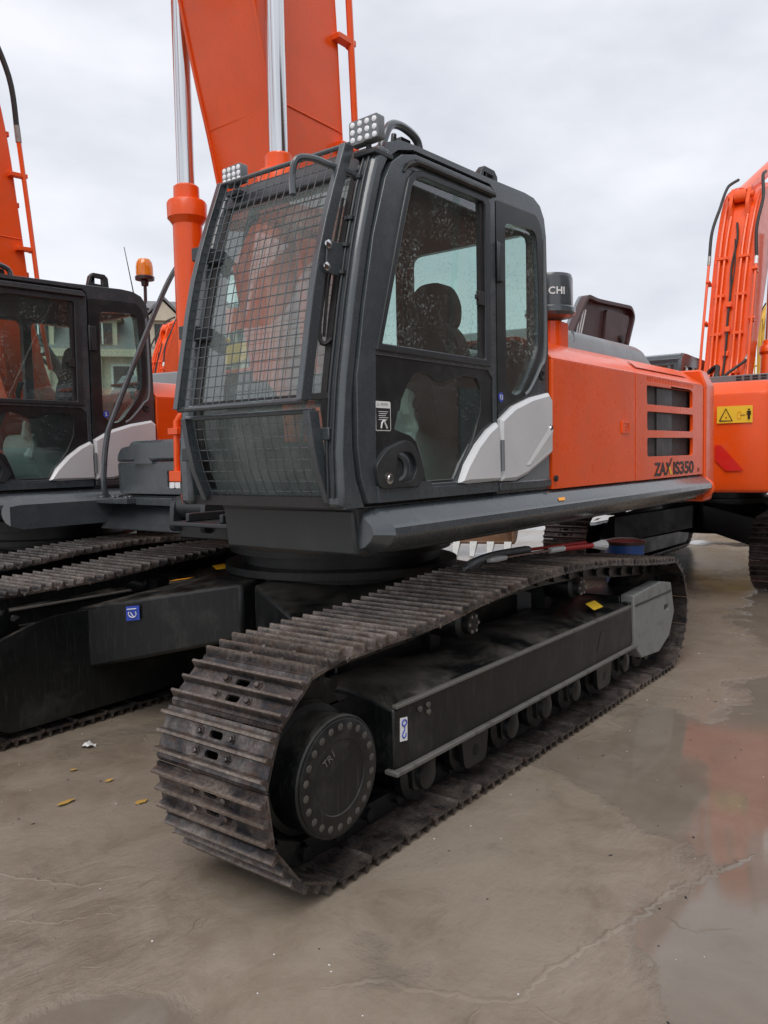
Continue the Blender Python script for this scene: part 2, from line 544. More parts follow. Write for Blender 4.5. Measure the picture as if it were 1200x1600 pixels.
def side_m(x, y, z, sx=1.0):
    """text on a face looking along -Y: reads along +X, up Z (machine coordinates)"""
    p = Vector((x, y, z)) - O
    return Matrix.Translation(p) @ Matrix(((sx, 0, 0, 0), (0, 0, -1, 0), (0, 1, 0, 0), (0, 0, 0, 1)))
def rear_m(x, y, z):
    """text on a face looking along +X: reads along +Y, up Z"""
    p = Vector((x, y, z)) - O
    return Matrix.Translation(p) @ Matrix(((0, 0, 1, 0), (1, 0, 0, 0), (0, 1, 0, 0), (0, 0, 0, 1)))

def thing(name, label, cat, loc=(0, 0, 0), rz=0.0, group=None):
    o = bpy.data.objects.new(name, None)
    o.empty_display_size = 0.3
    COL.objects.link(o)
    o.location = loc; o.rotation_euler = (0, 0, rz)
    tag(o, label, cat, group)
    return o
def tag(o, label, cat, group=None):
    o['label'] = label; o['category'] = cat
    if group: o['group'] = group
    return o

def copy_tree(o, parent=None, skip=(), swap=None):
    c = o.copy(); COL.objects.link(c); c.parent = parent
    if swap and c.type == 'MESH':
        for sl in c.material_slots:
            if sl.material and sl.material.name in swap:
                nm = swap[sl.material.name]
                sl.link = 'OBJECT'; sl.material = M[nm]
    for ch in KIDS.get(o.name, []):
        if ch.get('drop') in skip and ch.get('drop'): continue
        copy_tree(ch, c, skip, swap)
    return c

# ------------------------------------------------------------------ ground
gm = MB((0, 0, 0))
gm.add([(-400, -400, 0), (400, -400, 0), (400, 400, 0), (-400, 400, 0)], [(0, 1, 2, 3)])
ground = gm.build('ground', 'wet_concrete')
ground['kind'] = 'structure'

def crack(path, w, seed):
    q = random.Random(seed)
    pts = []
    for i in range(len(path) - 1):
        a = Vector(path[i]); b = Vector(path[i + 1])
        k = max(2, int((b - a).length / 0.022))
        for j in range(k):
            p = a.lerp(b, j / k)
            pts.append(p + Vector((q.gauss(0, 0.007), q.gauss(0, 0.007))))
    pts.append(Vector(path[-1]))
    m = MB((0, 0, 0)); vs = []; fs = []
    for i, p in enumerate(pts):
        d = (pts[min(i + 1, len(pts) - 1)] - pts[max(i - 1, 0)]).normalized()
        nn = Vector((-d.y, d.x))
        tp = min(1, i / 6 + 0.1, (len(pts) - 1 - i) / 6 + 0.1)
        w1 = w * tp * q.uniform(0.5, 1.6); w2 = w * tp * q.uniform(0.5, 1.6)
        h = 0.004 * tp * q.uniform(0.3, 1.0)
        a = p + nn * w1; b = p - nn * w2 * 0.5; c = p - nn * w2 * 1.4
        vs += [(a.x, a.y, 0.0005), (p.x, p.y, 0.001 + h), (b.x, b.y, 0.001 + h * 0.8), (c.x, c.y, 0.0005)]
        if i:
            k = (i - 1) * 4
            for e in range(3):
                fs.append((k + e, k + e + 1, k + 5 + e, k + 4 + e))
    m.add(vs, fs)
    o = m.build('crack_ridge', 'wet_concrete', ground, smooth=60)
    return o
crack([(1.80, -0.30), (1.964, -0.456), (1.974, -0.55), (2.026, -0.659), (2.062, -0.775), (2.127, -0.85), (2.29, -0.854), (2.549, -0.918), (2.788, -0.985), (3.026, -1.021), (3.245, -1.125), (3.537, -1.223)], 0.011, 1)
crack([(2.127, -0.85), (2.11, -1.0), (2.16, -1.2)], 0.007, 2)
crack([(2.062, -0.775), (1.95, -0.78), (1.85, -0.86)], 0.006, 3)
crack([(1.50, 1.42), (1.583, 1.226), (1.648, 1.047), (1.725, 0.854), (1.873, 0.772), (2.0, 0.75)], 0.008, 4)
crack([(1.24, 0.56), (1.294, 0.503), (1.439, 0.477), (1.495, 0.46)], 0.007, 5)
crack([(1.40, 0.92), (1.52, 0.70), (1.66, 0.62), (1.72, 0.52)], 0.005, 6)
crack([(2.85, -1.0), (2.80, -1.15), (2.90, -1.30)], 0.004, 7)

# ------------------------------------------------------------------ the excavator
X = thing('excavator', 'orange excavator with wire mesh guards over its cab windscreen and raised boom', 'excavator', (O.x, O.y, 0), 0, 'excavators parked in the yard')

# ---- tracks -----------------------------------------------------------------
SPX, SPZ, SPR = 2.345, 0.467, 0.430
IDX, IDZ, IDR = 6.100, 0.435, 0.398
def track_path():
    pts = []
    # bottom, running rearwards
    n = 60
    for i in range(n):
        pts.append((SPX + (IDX - SPX) * i / n, 0.037))
    for i in range(40):                       # idler, up
        a = -pi / 2 + pi * 0.97 * i / 40
        pts.append((IDX + IDR * cos(a), IDZ + IDR * sin(a)))
    top = [(IDX - 0.02, IDZ + IDR), (5.55, 0.885), (4.90, 0.955), (4.2, 0.985), (3.6, 0.965), (3.05, 0.918), (2.6, 0.905), (SPX + 0.02, SPZ + SPR)]
    tp = smoothpath([(x, 0, z) for x, z in top], 10)
    pts += [(p.x, p.z) for p in tp[:-1]]
    for i in range(41):                       # sprocket, down
        a = pi / 2 + pi * i / 40
        pts.append((SPX + SPR * cos(a), SPZ + SPR * sin(a)))
    return pts
TP = track_path()
seg = [hypot(TP[(i + 1) % len(TP)][0] - TP[i][0], TP[(i + 1) % len(TP)][1] - TP[i][1]) for i in range(len(TP))]
TL = sum(seg)
NSH = round(TL / 0.216)
def at_len(s):
    s = s % TL
    i = 0
    while s > seg[i]:
        s -= seg[i]; i += 1
    a = TP[i]; b = TP[(i + 1) % len(TP)]
    t = s / max(seg[i], 1e-9)
    return Vector((a[0] + (b[0] - a[0]) * t, a[1] + (b[1] - a[1]) * t))

def shoe_mesh():
    L = TL / NSH
    m = MB((0, 0, 0))
    def slot(cx, cy, hx, hy):
        return rpoly([(cx - hx, cy - hy), (cx + hx, cy - hy), (cx + hx, cy + hy), (cx - hx, cy + hy)], hx, 3)
    g = L / 3
    # plate with the two oval mud holes
    m.plate([(-L / 2 + 0.010, -0.3), (L / 2 - 0.010, -0.3), (L / 2 - 0.010, 0.3), (-L / 2 + 0.010, 0.3)], -0.013, 0.0,
            [slot(-g / 2, 0.0, 0.014, 0.036), slot(g / 2, 0.0, 0.014, 0.036)], axis='z')
    for k, (c, hh) in enumerate(((-g, 0.032), (0, 0.030), (g, 0.032))):
        w0 = 0.013; w1 = 0.007
        m.plate([(c - w0, -0.002), (c + w0, -0.002), (c + w1, hh * 0.8), (c + w1 - 0.002, hh), (c - w1 + 0.002, hh), (c - w1, hh * 0.8)], -0.3, 0.3)
    # curled joint lip
    m.plate([(L / 2 - 0.012, -0.013), (L / 2 + 0.002, -0.022), (L / 2 + 0.004, -0.015), (L / 2 - 0.008, -0.001)], -0.297, 0.297)
    for c in (-g / 2, g / 2):
        for y in (-0.085, 0.085):
            m.lathe((c, y, -0.001), (0, 0, 1), [(0.019, 0), (0.019, 0.005), (0.0125, 0.005), (0.0125, 0.016), (0.009, 0.019)], 6)
    return m.mesh('shoe', 'track_steel', 30)
SHOE = shoe_mesh()
shoe_variants = [SHOE]

def build_track(yc, ph):
    sgn = 1 if yc > O.y else -1
    # chain: link rails following the shoes, one strip of pairs
    m = MB()
    L = TL / NSH
    for i in range(NSH):
        p = at_len((i + ph) * L); q = at_len((i + ph) * L + 0.02)
        d = (q - p).normalized(); nrm = Vector((d.y, -d.x))      # outward
        for dy in (-0.105, 0.065):
            c = p - nrm * 0.062
            a = c - d * 0.105; b = c + d * 0.105
            w = nrm * 0.046
            vs = []
            for y in (yc + dy, yc + dy + 0.04):
                for e in (a - w, b - w, b + w, a + w):
                    vs.append((e.x, y, e.y))
            m.add(vs, [(0, 1, 2, 3), (7, 6, 5, 4), (0, 4, 5, 1), (1, 5, 6, 2), (2, 6, 7, 3), (3, 7, 4, 0)])
        c = p - nrm * 0.07 + d * 0.1
        m.tube([(c.x, yc - 0.13, c.y), (c.x, yc + 0.13, c.y)], 0.028, 8)
    tr = m.build('track', 'under_black', X)
    for i in range(NSH):
        p = at_len((i + ph) * L - 0.03); q = at_len((i + ph) * L + 0.03); c = at_len((i + ph) * L)
        d = (q - p).normalized(); nrm = Vector((d.y, -d.x))
        o = bpy.data.objects.new('shoe', SHOE)
        COL.objects.link(o); o.parent = tr
        jit = rnd.uniform(-0.012, 0.012)
        R = Matrix(((d.x, 0, nrm.x, c.x - O.x), (0, 1, 0, yc - O.y + rnd.uniform(-0.003, 0.003)), (d.y, 0, nrm.y, c.y - O.z), (0, 0, 0, 1)))
        o.matrix_local = R @ Matrix.Rotation(jit, 4, 'Y')
    return tr
build_track(0.30, 0.15)
build_track(2.89, 0.55)

def mir(y, left):            # distance inwards from the track's outer edge
    return y if left else 3.19 - y

for left in (True, False):
    Yf = lambda v: mir(v, left)
    # track frame: box beam with flanges, roof-like top plates
    m = MB()
    def sec(x, zt, zb, m=m, Yf=Yf):
        return [(x, Yf(0.052), zb), (x, Yf(0.052), zt), (x, Yf(0.30), zt + 0.055), (x, Yf(0.50), zt + 0.05), (x, Yf(0.56), zt - 0.02), (x, Yf(0.56), zb)]
    secs = [sec(2.715, 0.585, 0.325), sec(2.80, 0.597, 0.318), sec(5.46, 0.592, 0.318)]
    vs = [p for s_ in secs for p in s_]
    fs = [tuple(range(5, -1, -1)), tuple(range(12, 18))]
    for i in range(2):
        for k in range(6):
            k2 = (k + 1) % 6
            fs.append((i * 6 + k, i * 6 + k2, (i + 1) * 6 + k2, (i + 1) * 6 + k))
    m.add(vs, fs)
    tf = m.build('track_frame', 'under_black', X, 0.012)
    m = MB()
    ya, yb = sorted((Yf(0.028), Yf(0.10)))
    m.box(2.70, 5.52, ya, yb, 0.300, 0.322)
    m.build('flange', 'dusty', tf, 0.006)
    m = MB()
    ya, yb = sorted((Yf(0.040), Yf(0.07)))
    m.box(2.72, 5.44, ya, yb, 0.588, 0.606)
    m.build('flange', 'dusty', tf, 0.005)
    m = MB()
    m.plate([(5.44, 0.33), (5.68, 0.34), (5.68, 0.60), (5.58, 0.62), (5.44, 0.62)], *sorted((Yf(0.065), Yf(0.12))))
    m.build('end_plate', 'under_black', tf, 0.006)
    m = MB()
    m.plate(rpoly([(2.30, 0.09), (2.12, 0.36), (2.24, 0.62), (2.62, 0.735), (5.60, 0.735), (6.05, 0.52), (5.95, 0.12)], 0.12, 5), *sorted((Yf(0.565), Yf(0.595))))
    m.build('inner_cover', 'under_black', tf, 0.01)
    # grey idler guard at the far end
    m = MB()
    m.plate([(5.47, 0.665), (6.02, 0.69), (6.25, 0.655), (6.33, 0.42), (6.22, 0.25), (6.00, 0.17), (5.62, 0.20), (5.50, 0.30)], *sorted((Yf(0.045), Yf(0.14))),
            holes=[rpoly([(6.10, 0.46), (6.20, 0.45), (6.20, 0.49), (6.10, 0.50)], 0.01, 2)])
    m.build('idler_guard', 'castgrey', X, 0.015)
    m = MB()
    m.box(5.50, 6.24, *sorted((Yf(0.038), Yf(0.05))), 0.585, 0.60)
    m.box(5.46, 6.10, *sorted((Yf(0.14), Yf(0.46))), 0.55, 0.655)
    m.build('idler_yoke', 'under_black', X, 0.006)
    # idler wheel
    m = MB()
    m.lathe((IDX, Yf(0.30), IDZ), (0, -1 if left else 1, 0), [(0.30, -0.11), (0.30, -0.04), (0.325, -0.035), (0.325, 0.035), (0.30, 0.04), (0.30, 0.11), (0.12, 0.115), (0.10, 0.16)], 32)
    m.build('idler', 'under_black', X)
    # sprocket with teeth
    m = MB()
    prof = []
    for k in range(21):
        for (da, rr) in ((0.0, 0.305), (0.30, 0.305), (0.42, 0.355), (0.62, 0.355), (0.75, 0.305)):
            a = 2 * pi * (k + da) / 21
            prof.append((SPX + rr * cos(a), SPZ + rr * sin(a)))
    m.plate(prof, *sorted((Yf(0.265), Yf(0.335))))
    sp = m.build('sprocket', 'under_black', X, 0.004)
    # travel motor drum with bolted cover
    ax = (0, -1 if left else 1, 0)
    cx, cz = 2.352, 0.418
    m = MB()
    m.lathe((cx, Yf(0.24), cz), ax, [(0.27, 0), (0.262, 0.03), (0.235, 0.04), (0.235, 0.155), (0.242, 0.16), (0.242, 0.182), (0.236, 0.188)], 48)
    m.build('final_drive', 'under_black', X)
    fd = bpy.data.objects[-1] if False else None
    m = MB()
    m.lathe((cx, Yf(0.053), cz), ax, [(0.228, 0), (0.228, 0.004), (0.222, 0.008), (0.150, 0.008), (0.146, 0.004), (0.0001, 0.004)], 48)
    dc = m.build('drive_cover', 'under_black', X)
    for k in range(22):
        a = 2 * pi * k / 22 + 0.1
        bm_ = MB()
        c = (cx + 0.198 * cos(a), Yf(0.047), cz + 0.198 * sin(a))
        bm_.lathe(c, ax, [(0.0165, -0.004), (0.0165, 0.001), (0.0125, 0.004), (0.0001, 0.0045)], 12)
        bm_.build('bolt', 'worn_black', dc)
    text('TR1', 0.045, 'dusty', Matrix.Translation(Vector((cx - 0.09, Yf(0.043), cz + 0.06)) - O) @ (Matrix(((1, 0, 0, 0), (0, 0, -1, 0), (0, 1, 0, 0), (0, 0, 0, 1))) @ Matrix.Rotation(0.5, 4, 'Z')), dc, 'chalk_mark') if left else None
    # rollers
    for k in range(8):
        x = 2.98 + k * 0.40
        m = MB()
        m.lathe((x, Yf(0.30), 0.215), ax, [(0.055, -0.25), (0.07, -0.20), (0.125, -0.17), (0.125, -0.13), (0.095, -0.12), (0.095, 0.12), (0.125, 0.13), (0.125, 0.17), (0.07, 0.20), (0.062, 0.235), (0.03, 0.245)], 20)
        m.build('track_roller', 'under_black', X)
        m = MB()
        m.plate(rpoly([(x - 0.085, 0.16), (x + 0.085, 0.16), (x + 0.10, 0.318), (x - 0.10, 0.318)], 0.03), *sorted((Yf(0.085), Yf(0.125))))
        if k in (1, 5):
            m.plate(rpoly([(x - 0.10, 0.14), (x + 0.10, 0.14), (x + 0.13, 0.315), (x - 0.13, 0.315)], 0.04), *sorted((Yf(0.055), Yf(0.085))))
        m.build('roller_bracket', 'under_black', X, 0.005)
    for x in (3.55, 4.88):
        m = MB()
        m.lathe((x, Yf(0.30), 0.80), ax, [(0.07, -0.10), (0.085, -0.08), (0.085, 0.08), (0.07, 0.095), (0.062, 0.10), (0.055, 0.135), (0.02, 0.14)], 20)
        m.box(x - 0.05, x + 0.05, *sorted((Yf(0.40), Yf(0.50))), 0.60, 0.84)
        cr_ = m.build('carrier_roller', 'under_black', X)
        m = MB()
        for k in range(6):
            a = k * pi / 3
            m.lathe((x + 0.042 * cos(a), Yf(0.163), 0.80 + 0.042 * sin(a)), ax, [(0.009, 0), (0.009, 0.008)], 6)
        m.build('cap_bolts', 'steel', cr_)
    # decals
    if left:
        m = MB(); m.plate([(2.752, 0.440), (2.805, 0.432), (2.808, 0.535), (2.755, 0.542)], 0.049, 0.0505)
        d = m.build('tow_decal', 'decal_white', X)
        m = MB()
        m.tube([(2.783 + 0.016 * cos(a), 0.0485, 0.515 + 0.013 * sin(a)) for a in [2 * pi * i / 12 for i in range(13)]], 0.0035, 5)
        m.tube(smoothpath([(2.783, 0.0485, 0.502), (2.786, 0.0485, 0.485), (2.775, 0.0485, 0.475), (2.768, 0.0485, 0.462), (2.778, 0.0485, 0.450), (2.792, 0.0485, 0.455), (2.795, 0.0485, 0.468)], 4), 0.0035, 5)
        m.build('hook_symbol', 'decal_blue', d)
        m = MB(); m.plate([(4.86, 0.40), (4.94, 0.40), (5.00, 0.51), (4.92, 0.51)], 0.0495, 0.0515); m.build('frame_slot', 'decal_black', tf)  # flat black plate, the dark inside an open slot painted on
        for (xx, zz) in ((2.90, 0.545), (2.965, 0.548), (2.968, 0.515)):
            m = MB(); m.lathe((xx, 0.053, zz), ax, [(0.014, 0), (0.014, 0.010), (0.008, 0.013)], 8); m.build('weld_lug', 'worn_black', tf)
        m = MB(); m.add([(4.95, 0.11, 0.644), (5.10, 0.11, 0.644), (5.10, 0.17, 0.680), (4.95, 0.17, 0.680)], [(0, 1, 2, 3)])
        m.build('warning_decal', 'decal_yellow', X)

# centre frame: swing bearing, hub and four legs
m = MB()
m.lathe((4.2, 1.595, 0.0), (0, 0, 1), [(0.66, 0.50), (0.70, 0.56), (0.70, 0.93), (0.78, 0.94), (0.78, 0.985), (0.66, 0.99), (0.66, 1.06), (0.74, 1.065), (0.74, 1.20), (0.6, 1.21)], 48)
hub = m.build('swing_bearing', 'under_black', X)
for sx in (1, -1):
    for sy in (1, -1):
        def tx(x, y): return (4.2 + (x - 4.2) * sx, 1.595 + (y - 1.595) * sy)
        m = MB()
        lo = [(3.50, 1.62), (3.33, 1.65), (2.86, 2.68), (3.52, 2.74), (4.02, 2.25)]
        zt = [0.93, 0.92, 0.74, 0.74, 0.93]; zb = [0.56, 0.58, 0.34, 0.34, 0.56]
        pts = [tx(*p) for p in lo]
        n = len(pts)
        m.add([(p[0], p[1], zb[i]) for i, p in enumerate(pts)] + [(p[0], p[1], zt[i]) for i, p in enumerate(pts)],
              [tuple(range(n)), tuple(range(n, 2 * n))] + [(i, (i + 1) % n, (i + 1) % n + n, i + n) for i in range(n)])
        m.build('frame_leg', 'under_black', X, 0.02)
m = MB(); m.add([(3.040, 2.255, 0.685), (3.002, 2.338, 0.675), (3.002, 2.338, 0.765), (3.040, 2.255, 0.775)], [(0, 1, 2, 3)])
bd = m.build('blue_decal', 'decal_blue', X)
bd.location = (-0.006, -0.003, 0)
m = MB()
m.tube([(3.033, 2.266, 0.757), (3.008, 2.325, 0.750)], 0.003, 5)
m.tube([(3.026 - 0.011 * cos(a), 2.298 + 0.024 * cos(a), 0.722 + 0.022 * sin(a)) for a in [2.4 + 4.5 * i / 10 for i in range(11)]], 0.003, 5)
m.tube([(3.028, 2.285, 0.70), (3.018, 2.305, 0.732)], 0.003, 5)
sy_ = m.build('decal_symbol', 'decal_white', bd); sy_.location = (-0.011, -0.005, 0)
m = MB(); m.add([(3.21, 2.00, 0.9365), (3.16, 2.12, 0.918), (3.23, 2.14, 0.918), (3.28, 2.02, 0.9365)], [(0, 1, 2, 3)])
m.build('warning_decal', 'decal_orange', X)

# ---- upper frame, side skirts ----------------------------------------------
m = MB()
m.plate([(2.62, 1.25), (3.05, 1.235), (7.40, 1.235), (7.40, 1.445), (2.60, 1.445)], 0.16, 0.955)
m.plate([(3.30, 1.20), (7.40, 1.20), (7.40, 1.43), (3.45, 1.43)], 0.955, 3.04)
m.build('upper_deck', 'darkgrey', X, 0.012)
# nose plate under the cab
m = MB()
m.add([(2.600, 0.135, 1.455), (2.595, 0.965, 1.455), (2.66, 0.90, 1.232), (2.69, 0.185, 1.232),
       (2.75, 0.135, 1.455), (2.75, 0.965, 1.455), (2.80, 0.90, 1.232), (2.80, 0.185, 1.232)],
      [(0, 1, 2, 3), (4, 7, 6, 5), (0, 4, 5, 1), (1, 5, 6, 2), (2, 6, 7, 3), (3, 7, 4, 0)])
m.build('nose_plate', 'darkgrey', X, 0.01)
SKP = [(0.135, 1.452), (0.112, 1.440), (0.098, 1.425), (0.045, 1.385), (0.030, 1.365), (0.026, 1.335), (0.050, 1.300), (0.10, 1.265), (0.19, 1.243), (0.19, 1.40)]
for left in (True, False):
    m = MB()
    pts0 = [(mir(a, left), b) for a, b in SKP]
    n = len(pts0)
    ends = (2.66, 2.72, 7.255)
    vs = []
    for e, x in enumerate(ends):
        for (a, b) in pts0:
            if e == 0:
                k = 0.5
                a2 = mir(0.19, left) * k + a * (1 - k); b2 = b * 0.55 + 1.36 * 0.45
                vs.append((x - 0.02, a2 * 0.7 + a * 0.3, b2 * 0.5 + b * 0.5))
            else:
                vs.append((x, a, b))
    fs = [tuple(range(n)), tuple(range(2 * n, 3 * n))]
    for i in range(2):
        fs += [(i * n + k, i * n + (k + 1) % n, (i + 1) * n + (k + 1) % n, (i + 1) * n + k) for k in range(n)]
    m.add(vs, fs)
    sk = m.build('side_skirt', 'grey', X, smooth=25)
    if left:
        m = MB(); m.add([(4.33, 0.0635, 1.4015), (4.42, 0.0635, 1.4015), (4.38, 0.043, 1.386), (4.30, 0.043, 1.386)], [(0, 1, 2, 3)])
        od = m.build('small_decal', 'decal_orange', sk); od.location = (0, -0.002, 0.003)

# ---- engine housing -----------------------------------------------------------
def housing(left):
    Yf = lambda v: mir(v, left)
    vents = [[(5.87, 2.134), (6.94, 2.140), (6.942, 2.002), (5.878, 1.997)], [(5.880, 1.947), (6.95, 1.950), (6.95, 1.811), (5.885, 1.811)], [(5.883, 1.756), (6.955, 1.76), (6.949, 1.617), (5.888, 1.619)]]
    vents = [rpoly(v, 0.025, 3) for v in vents]
    slots = []
    for k in range(31):
        x = 5.875 + k * 0.0352
        slots.append([(x, 2.162), (x + 0.016, 2.162), (x + 0.016, 2.196), (x, 2.196)])
    panels = ((4.345, 5.642, []), (5.656, 7.235, vents + slots))
    for (x0, x1, hs) in panels:
        m = MB()
        m.plate([(x0, 1.452), (x1, 1.452), (x1, 2.2025), (x0, 2.2025)], *sorted((Yf(0.100), Yf(0.125))), holes=hs)
        dp = m.build('side_panel', 'orange', X, 0.004)
        m = MB()     # sloping shoulder and top
        prof = [(0.100, 2.2035), (0.118, 2.225), (0.285, 2.338), (0.33, 2.352), (0.75, 2.358), (0.75, 2.33), (0.33, 2.325), (0.13, 2.2035)]
        m.plate([(Yf(a), b) for a, b in prof], x0, x1, axis='x')
        m.build('shoulder', 'orange', dp, 0.004, 25)
        if hs:
            m = MB(); m.box(5.80, 7.00, *sorted((Yf(0.150), Yf(0.160))), 1.58, 2.18)
            m.build('vent_screen', 'vent_screen', dp)
            m = MB(); m.box(6.20, 6.55, *sorted((Yf(0.142), Yf(0.149))), 1.60, 2.15)
            m.build('screen_strip', 'darkgrey', dp)
            m = MB()
            m.add([(5.80, Yf(0.158), 2.2585), (6.98, Yf(0.158), 2.2585), (6.95, Yf(0.262), 2.329), (5.90, Yf(0.262), 2.329)], [(0, 1, 2, 3)])
            o_ = m.build('shoulder_recess', 'orange', dp); o_.location = (0, -0.003 if left else 0.003, 0.003)
        if left and not hs:
            m = MB(); m.plate(rpoly([(5.392, 1.782), (5.53, 1.782), (5.53, 1.866), (5.392, 1.866)], 0.012, 3), 0.092, 0.102, holes=[[(5.43, 1.80), (5.51, 1.80), (5.51, 1.85), (5.43, 1.85)]])
            lt = m.build('latch', 'orange', dp, 0.003)
            m = MB(); m.box(5.44, 5.50, 0.094, 0.101, 1.806, 1.822); m.box(5.44, 5.50, 0.094, 0.101, 1.828, 1.844)
            m.build('latch_button', 'orange', dp, 0.002)
    m = MB()
    m.box(4.36, 7.23, *sorted((Yf(0.16), Yf(0.75))), 1.45, 2.19)
    m.build('engine_bay', 'decal_black', X)
housing(True); housing(False)
m = MB()
m.box(4.9, 7.24, 0.75, 2.44, 1.45, 2.345)
m.build('deck_top', 'darkgrey', X, 0.01)

# model lettering on the rear side panel
text('ZA', 0.135, 'decal_black', side_m(6.035, 0.0985, 1.475, 1.42), X, 'model_lettering', shear=0.05, bold=0.004, space=0.9)
text('IS350', 0.135, 'decal_black', side_m(6.445, 0.0985, 1.475, 1.86), X, 'model_lettering', bold=0.004, space=0.95)
text('H', 0.055, 'decal_black', side_m(7.075, 0.0985, 1.475, 1.3), X, 'model_lettering')
m = MB(); m.plate([(6.275, 1.475), (6.315, 1.475), (6.435, 1.60), (6.405, 1.60)], 0.0975, 0.0985); m.plate([(6.285, 1.568), (6.335, 1.568), (6.36, 1.540), (6.335, 1.515)], 0.0971, 0.0981)
m.build('model_lettering', 'decal_black', X)
m = MB(); m.plate([(6.352, 1.525), (6.372, 1.540), (6.435, 1.475), (6.385, 1.475)], 0.0972, 0.0982)
m.build('model_lettering', 'decal_yellow', X)

# engine cover (grey hump) and the raised lid behind it
m = MB()
vs = []
for (y, zt, xa, xb) in ((0.42, 2.352, 5.02, 6.96), (0.455, 2.49, 5.10, 6.78), (0.50, 2.525, 5.16, 6.68), (1.75, 2.56, 5.16, 6.68), (1.80, 2.352, 5.02, 6.96)):
    vs += [(xa, y, zt), (xb, y, zt)]
fs = [(i * 2, i * 2 + 1, i * 2 + 3, i * 2 + 2) for i in range(4)] + [(0, 2, 4, 6, 8), (9, 7, 5, 3, 1), (0, 8, 9, 1)]
m.add(vs, fs)
ec = m.build('engine_cover', 'lightgrey', X, 0.03)
m = MB()
m.tube([(5.16, 0.44, 2.37), (5.27, 0.452, 2.44), (5.30, 0.47, 2.505)], 0.012, 6)
m.tube([(5.28, 0.44, 2.37), (5.40, 0.452, 2.44), (5.43, 0.47, 2.505)], 0.012, 6)
m.build('cover_rib', 'grey', ec)
# raised lid: a shallow pan standing open
def lid():
    outer = rpoly([(6.40, 2.56), (7.70, 2.56), (7.95, 2.97), (7.86, 3.06), (7.05, 3.02), (6.84, 3.03), (6.78, 2.98)], 0.06, 3)
    inn = inset(outer, 0.03)
    m = MB()
    m.plate(outer, 1.02, 1.05)
    m.build('raised_lid', 'lightgrey', X)
    m = MB()
    m.plate(outer, 0.955, 1.018, holes=[inn])
    m.build('lid_rim', 'maroon', X, 0.006)
    m = MB()
    m.plate(inset(outer, 0.034), 1.000, 1.016)
    li = m.build('lid_lining', 'maroon', X)
    m = MB()
    m.plate(rpoly([(7.20, 2.60), (7.66, 2.60), (7.84, 2.96), (7.28, 2.96)], 0.05), 0.972, 0.999)
    m.build('lid_pad', 'maroon', li, 0.02)
    for k in range(3):
        m = MB(); x = 6.63 + k * 0.045
        m.add([(x, 0.985, 2.68), (x + 0.026, 0.985, 2.68), (x + 0.13, 0.985, 2.90), (x + 0.104, 0.985, 2.90)], [(0, 1, 2, 3)])
        m.build('lid_slot', 'decal_white', li)
    m = MB(); m.lathe((7.60, 0.968, 2.72), (0, -1, 0), [(0.035, 0), (0.035, 0.012), (0.02, 0.014)], 12)
    m.build('lid_knob', 'rubber', li)
lid()

# air pre-cleaner behind the cab
PX, PY = 4.875, 0.37
m = MB(); m.lathe((PX, PY, 0), (0, 0, 1), [(0.075, 2.33), (0.075, 2.50)], 20); m.box(PX - 0.02, PX + 0.10, PY - 0.08, PY + 0.08, 2.33, 2.495)
ip = m.build('intake_post', 'orange', X, 0.006); ip['drop'] = 'intake'
m = MB(); m.lathe((PX, PY, 0), (0, 0, 1), [(0.06, 2.495), (0.09, 2.515), (0.150, 2.525), (0.163, 2.545), (0.158, 2.575), (0.145, 2.585), (0.143, 2.76), (0.135, 2.785), (0.11, 2.79)], 32)
pc = m.build('air_precleaner', 'grey', X); pc['drop'] = 'intake'
s_ = 'HITACHI'
for i, ch in enumerate(s_):
    a = radians(-113 - (6 - i) * 18.5)
    p = Vector((PX + 0.1455 * cos(a), PY + 0.1455 * sin(a), 2.650)) - O
    tx_ = Vector((-sin(a), cos(a), 0)); nn = Vector((cos(a), sin(a), 0))
    mt = Matrix(((tx_.x, 0, nn.x, p.x), (tx_.y, 0, nn.y, p.y), (0, 1, 0, p.z), (0, 0, 0, 1)))
    text(ch, 0.062, 'decal_white', mt @ Matrix.Translation((-0.02, 0, 0)), pc, 'brand_lettering', bold=0.0015)

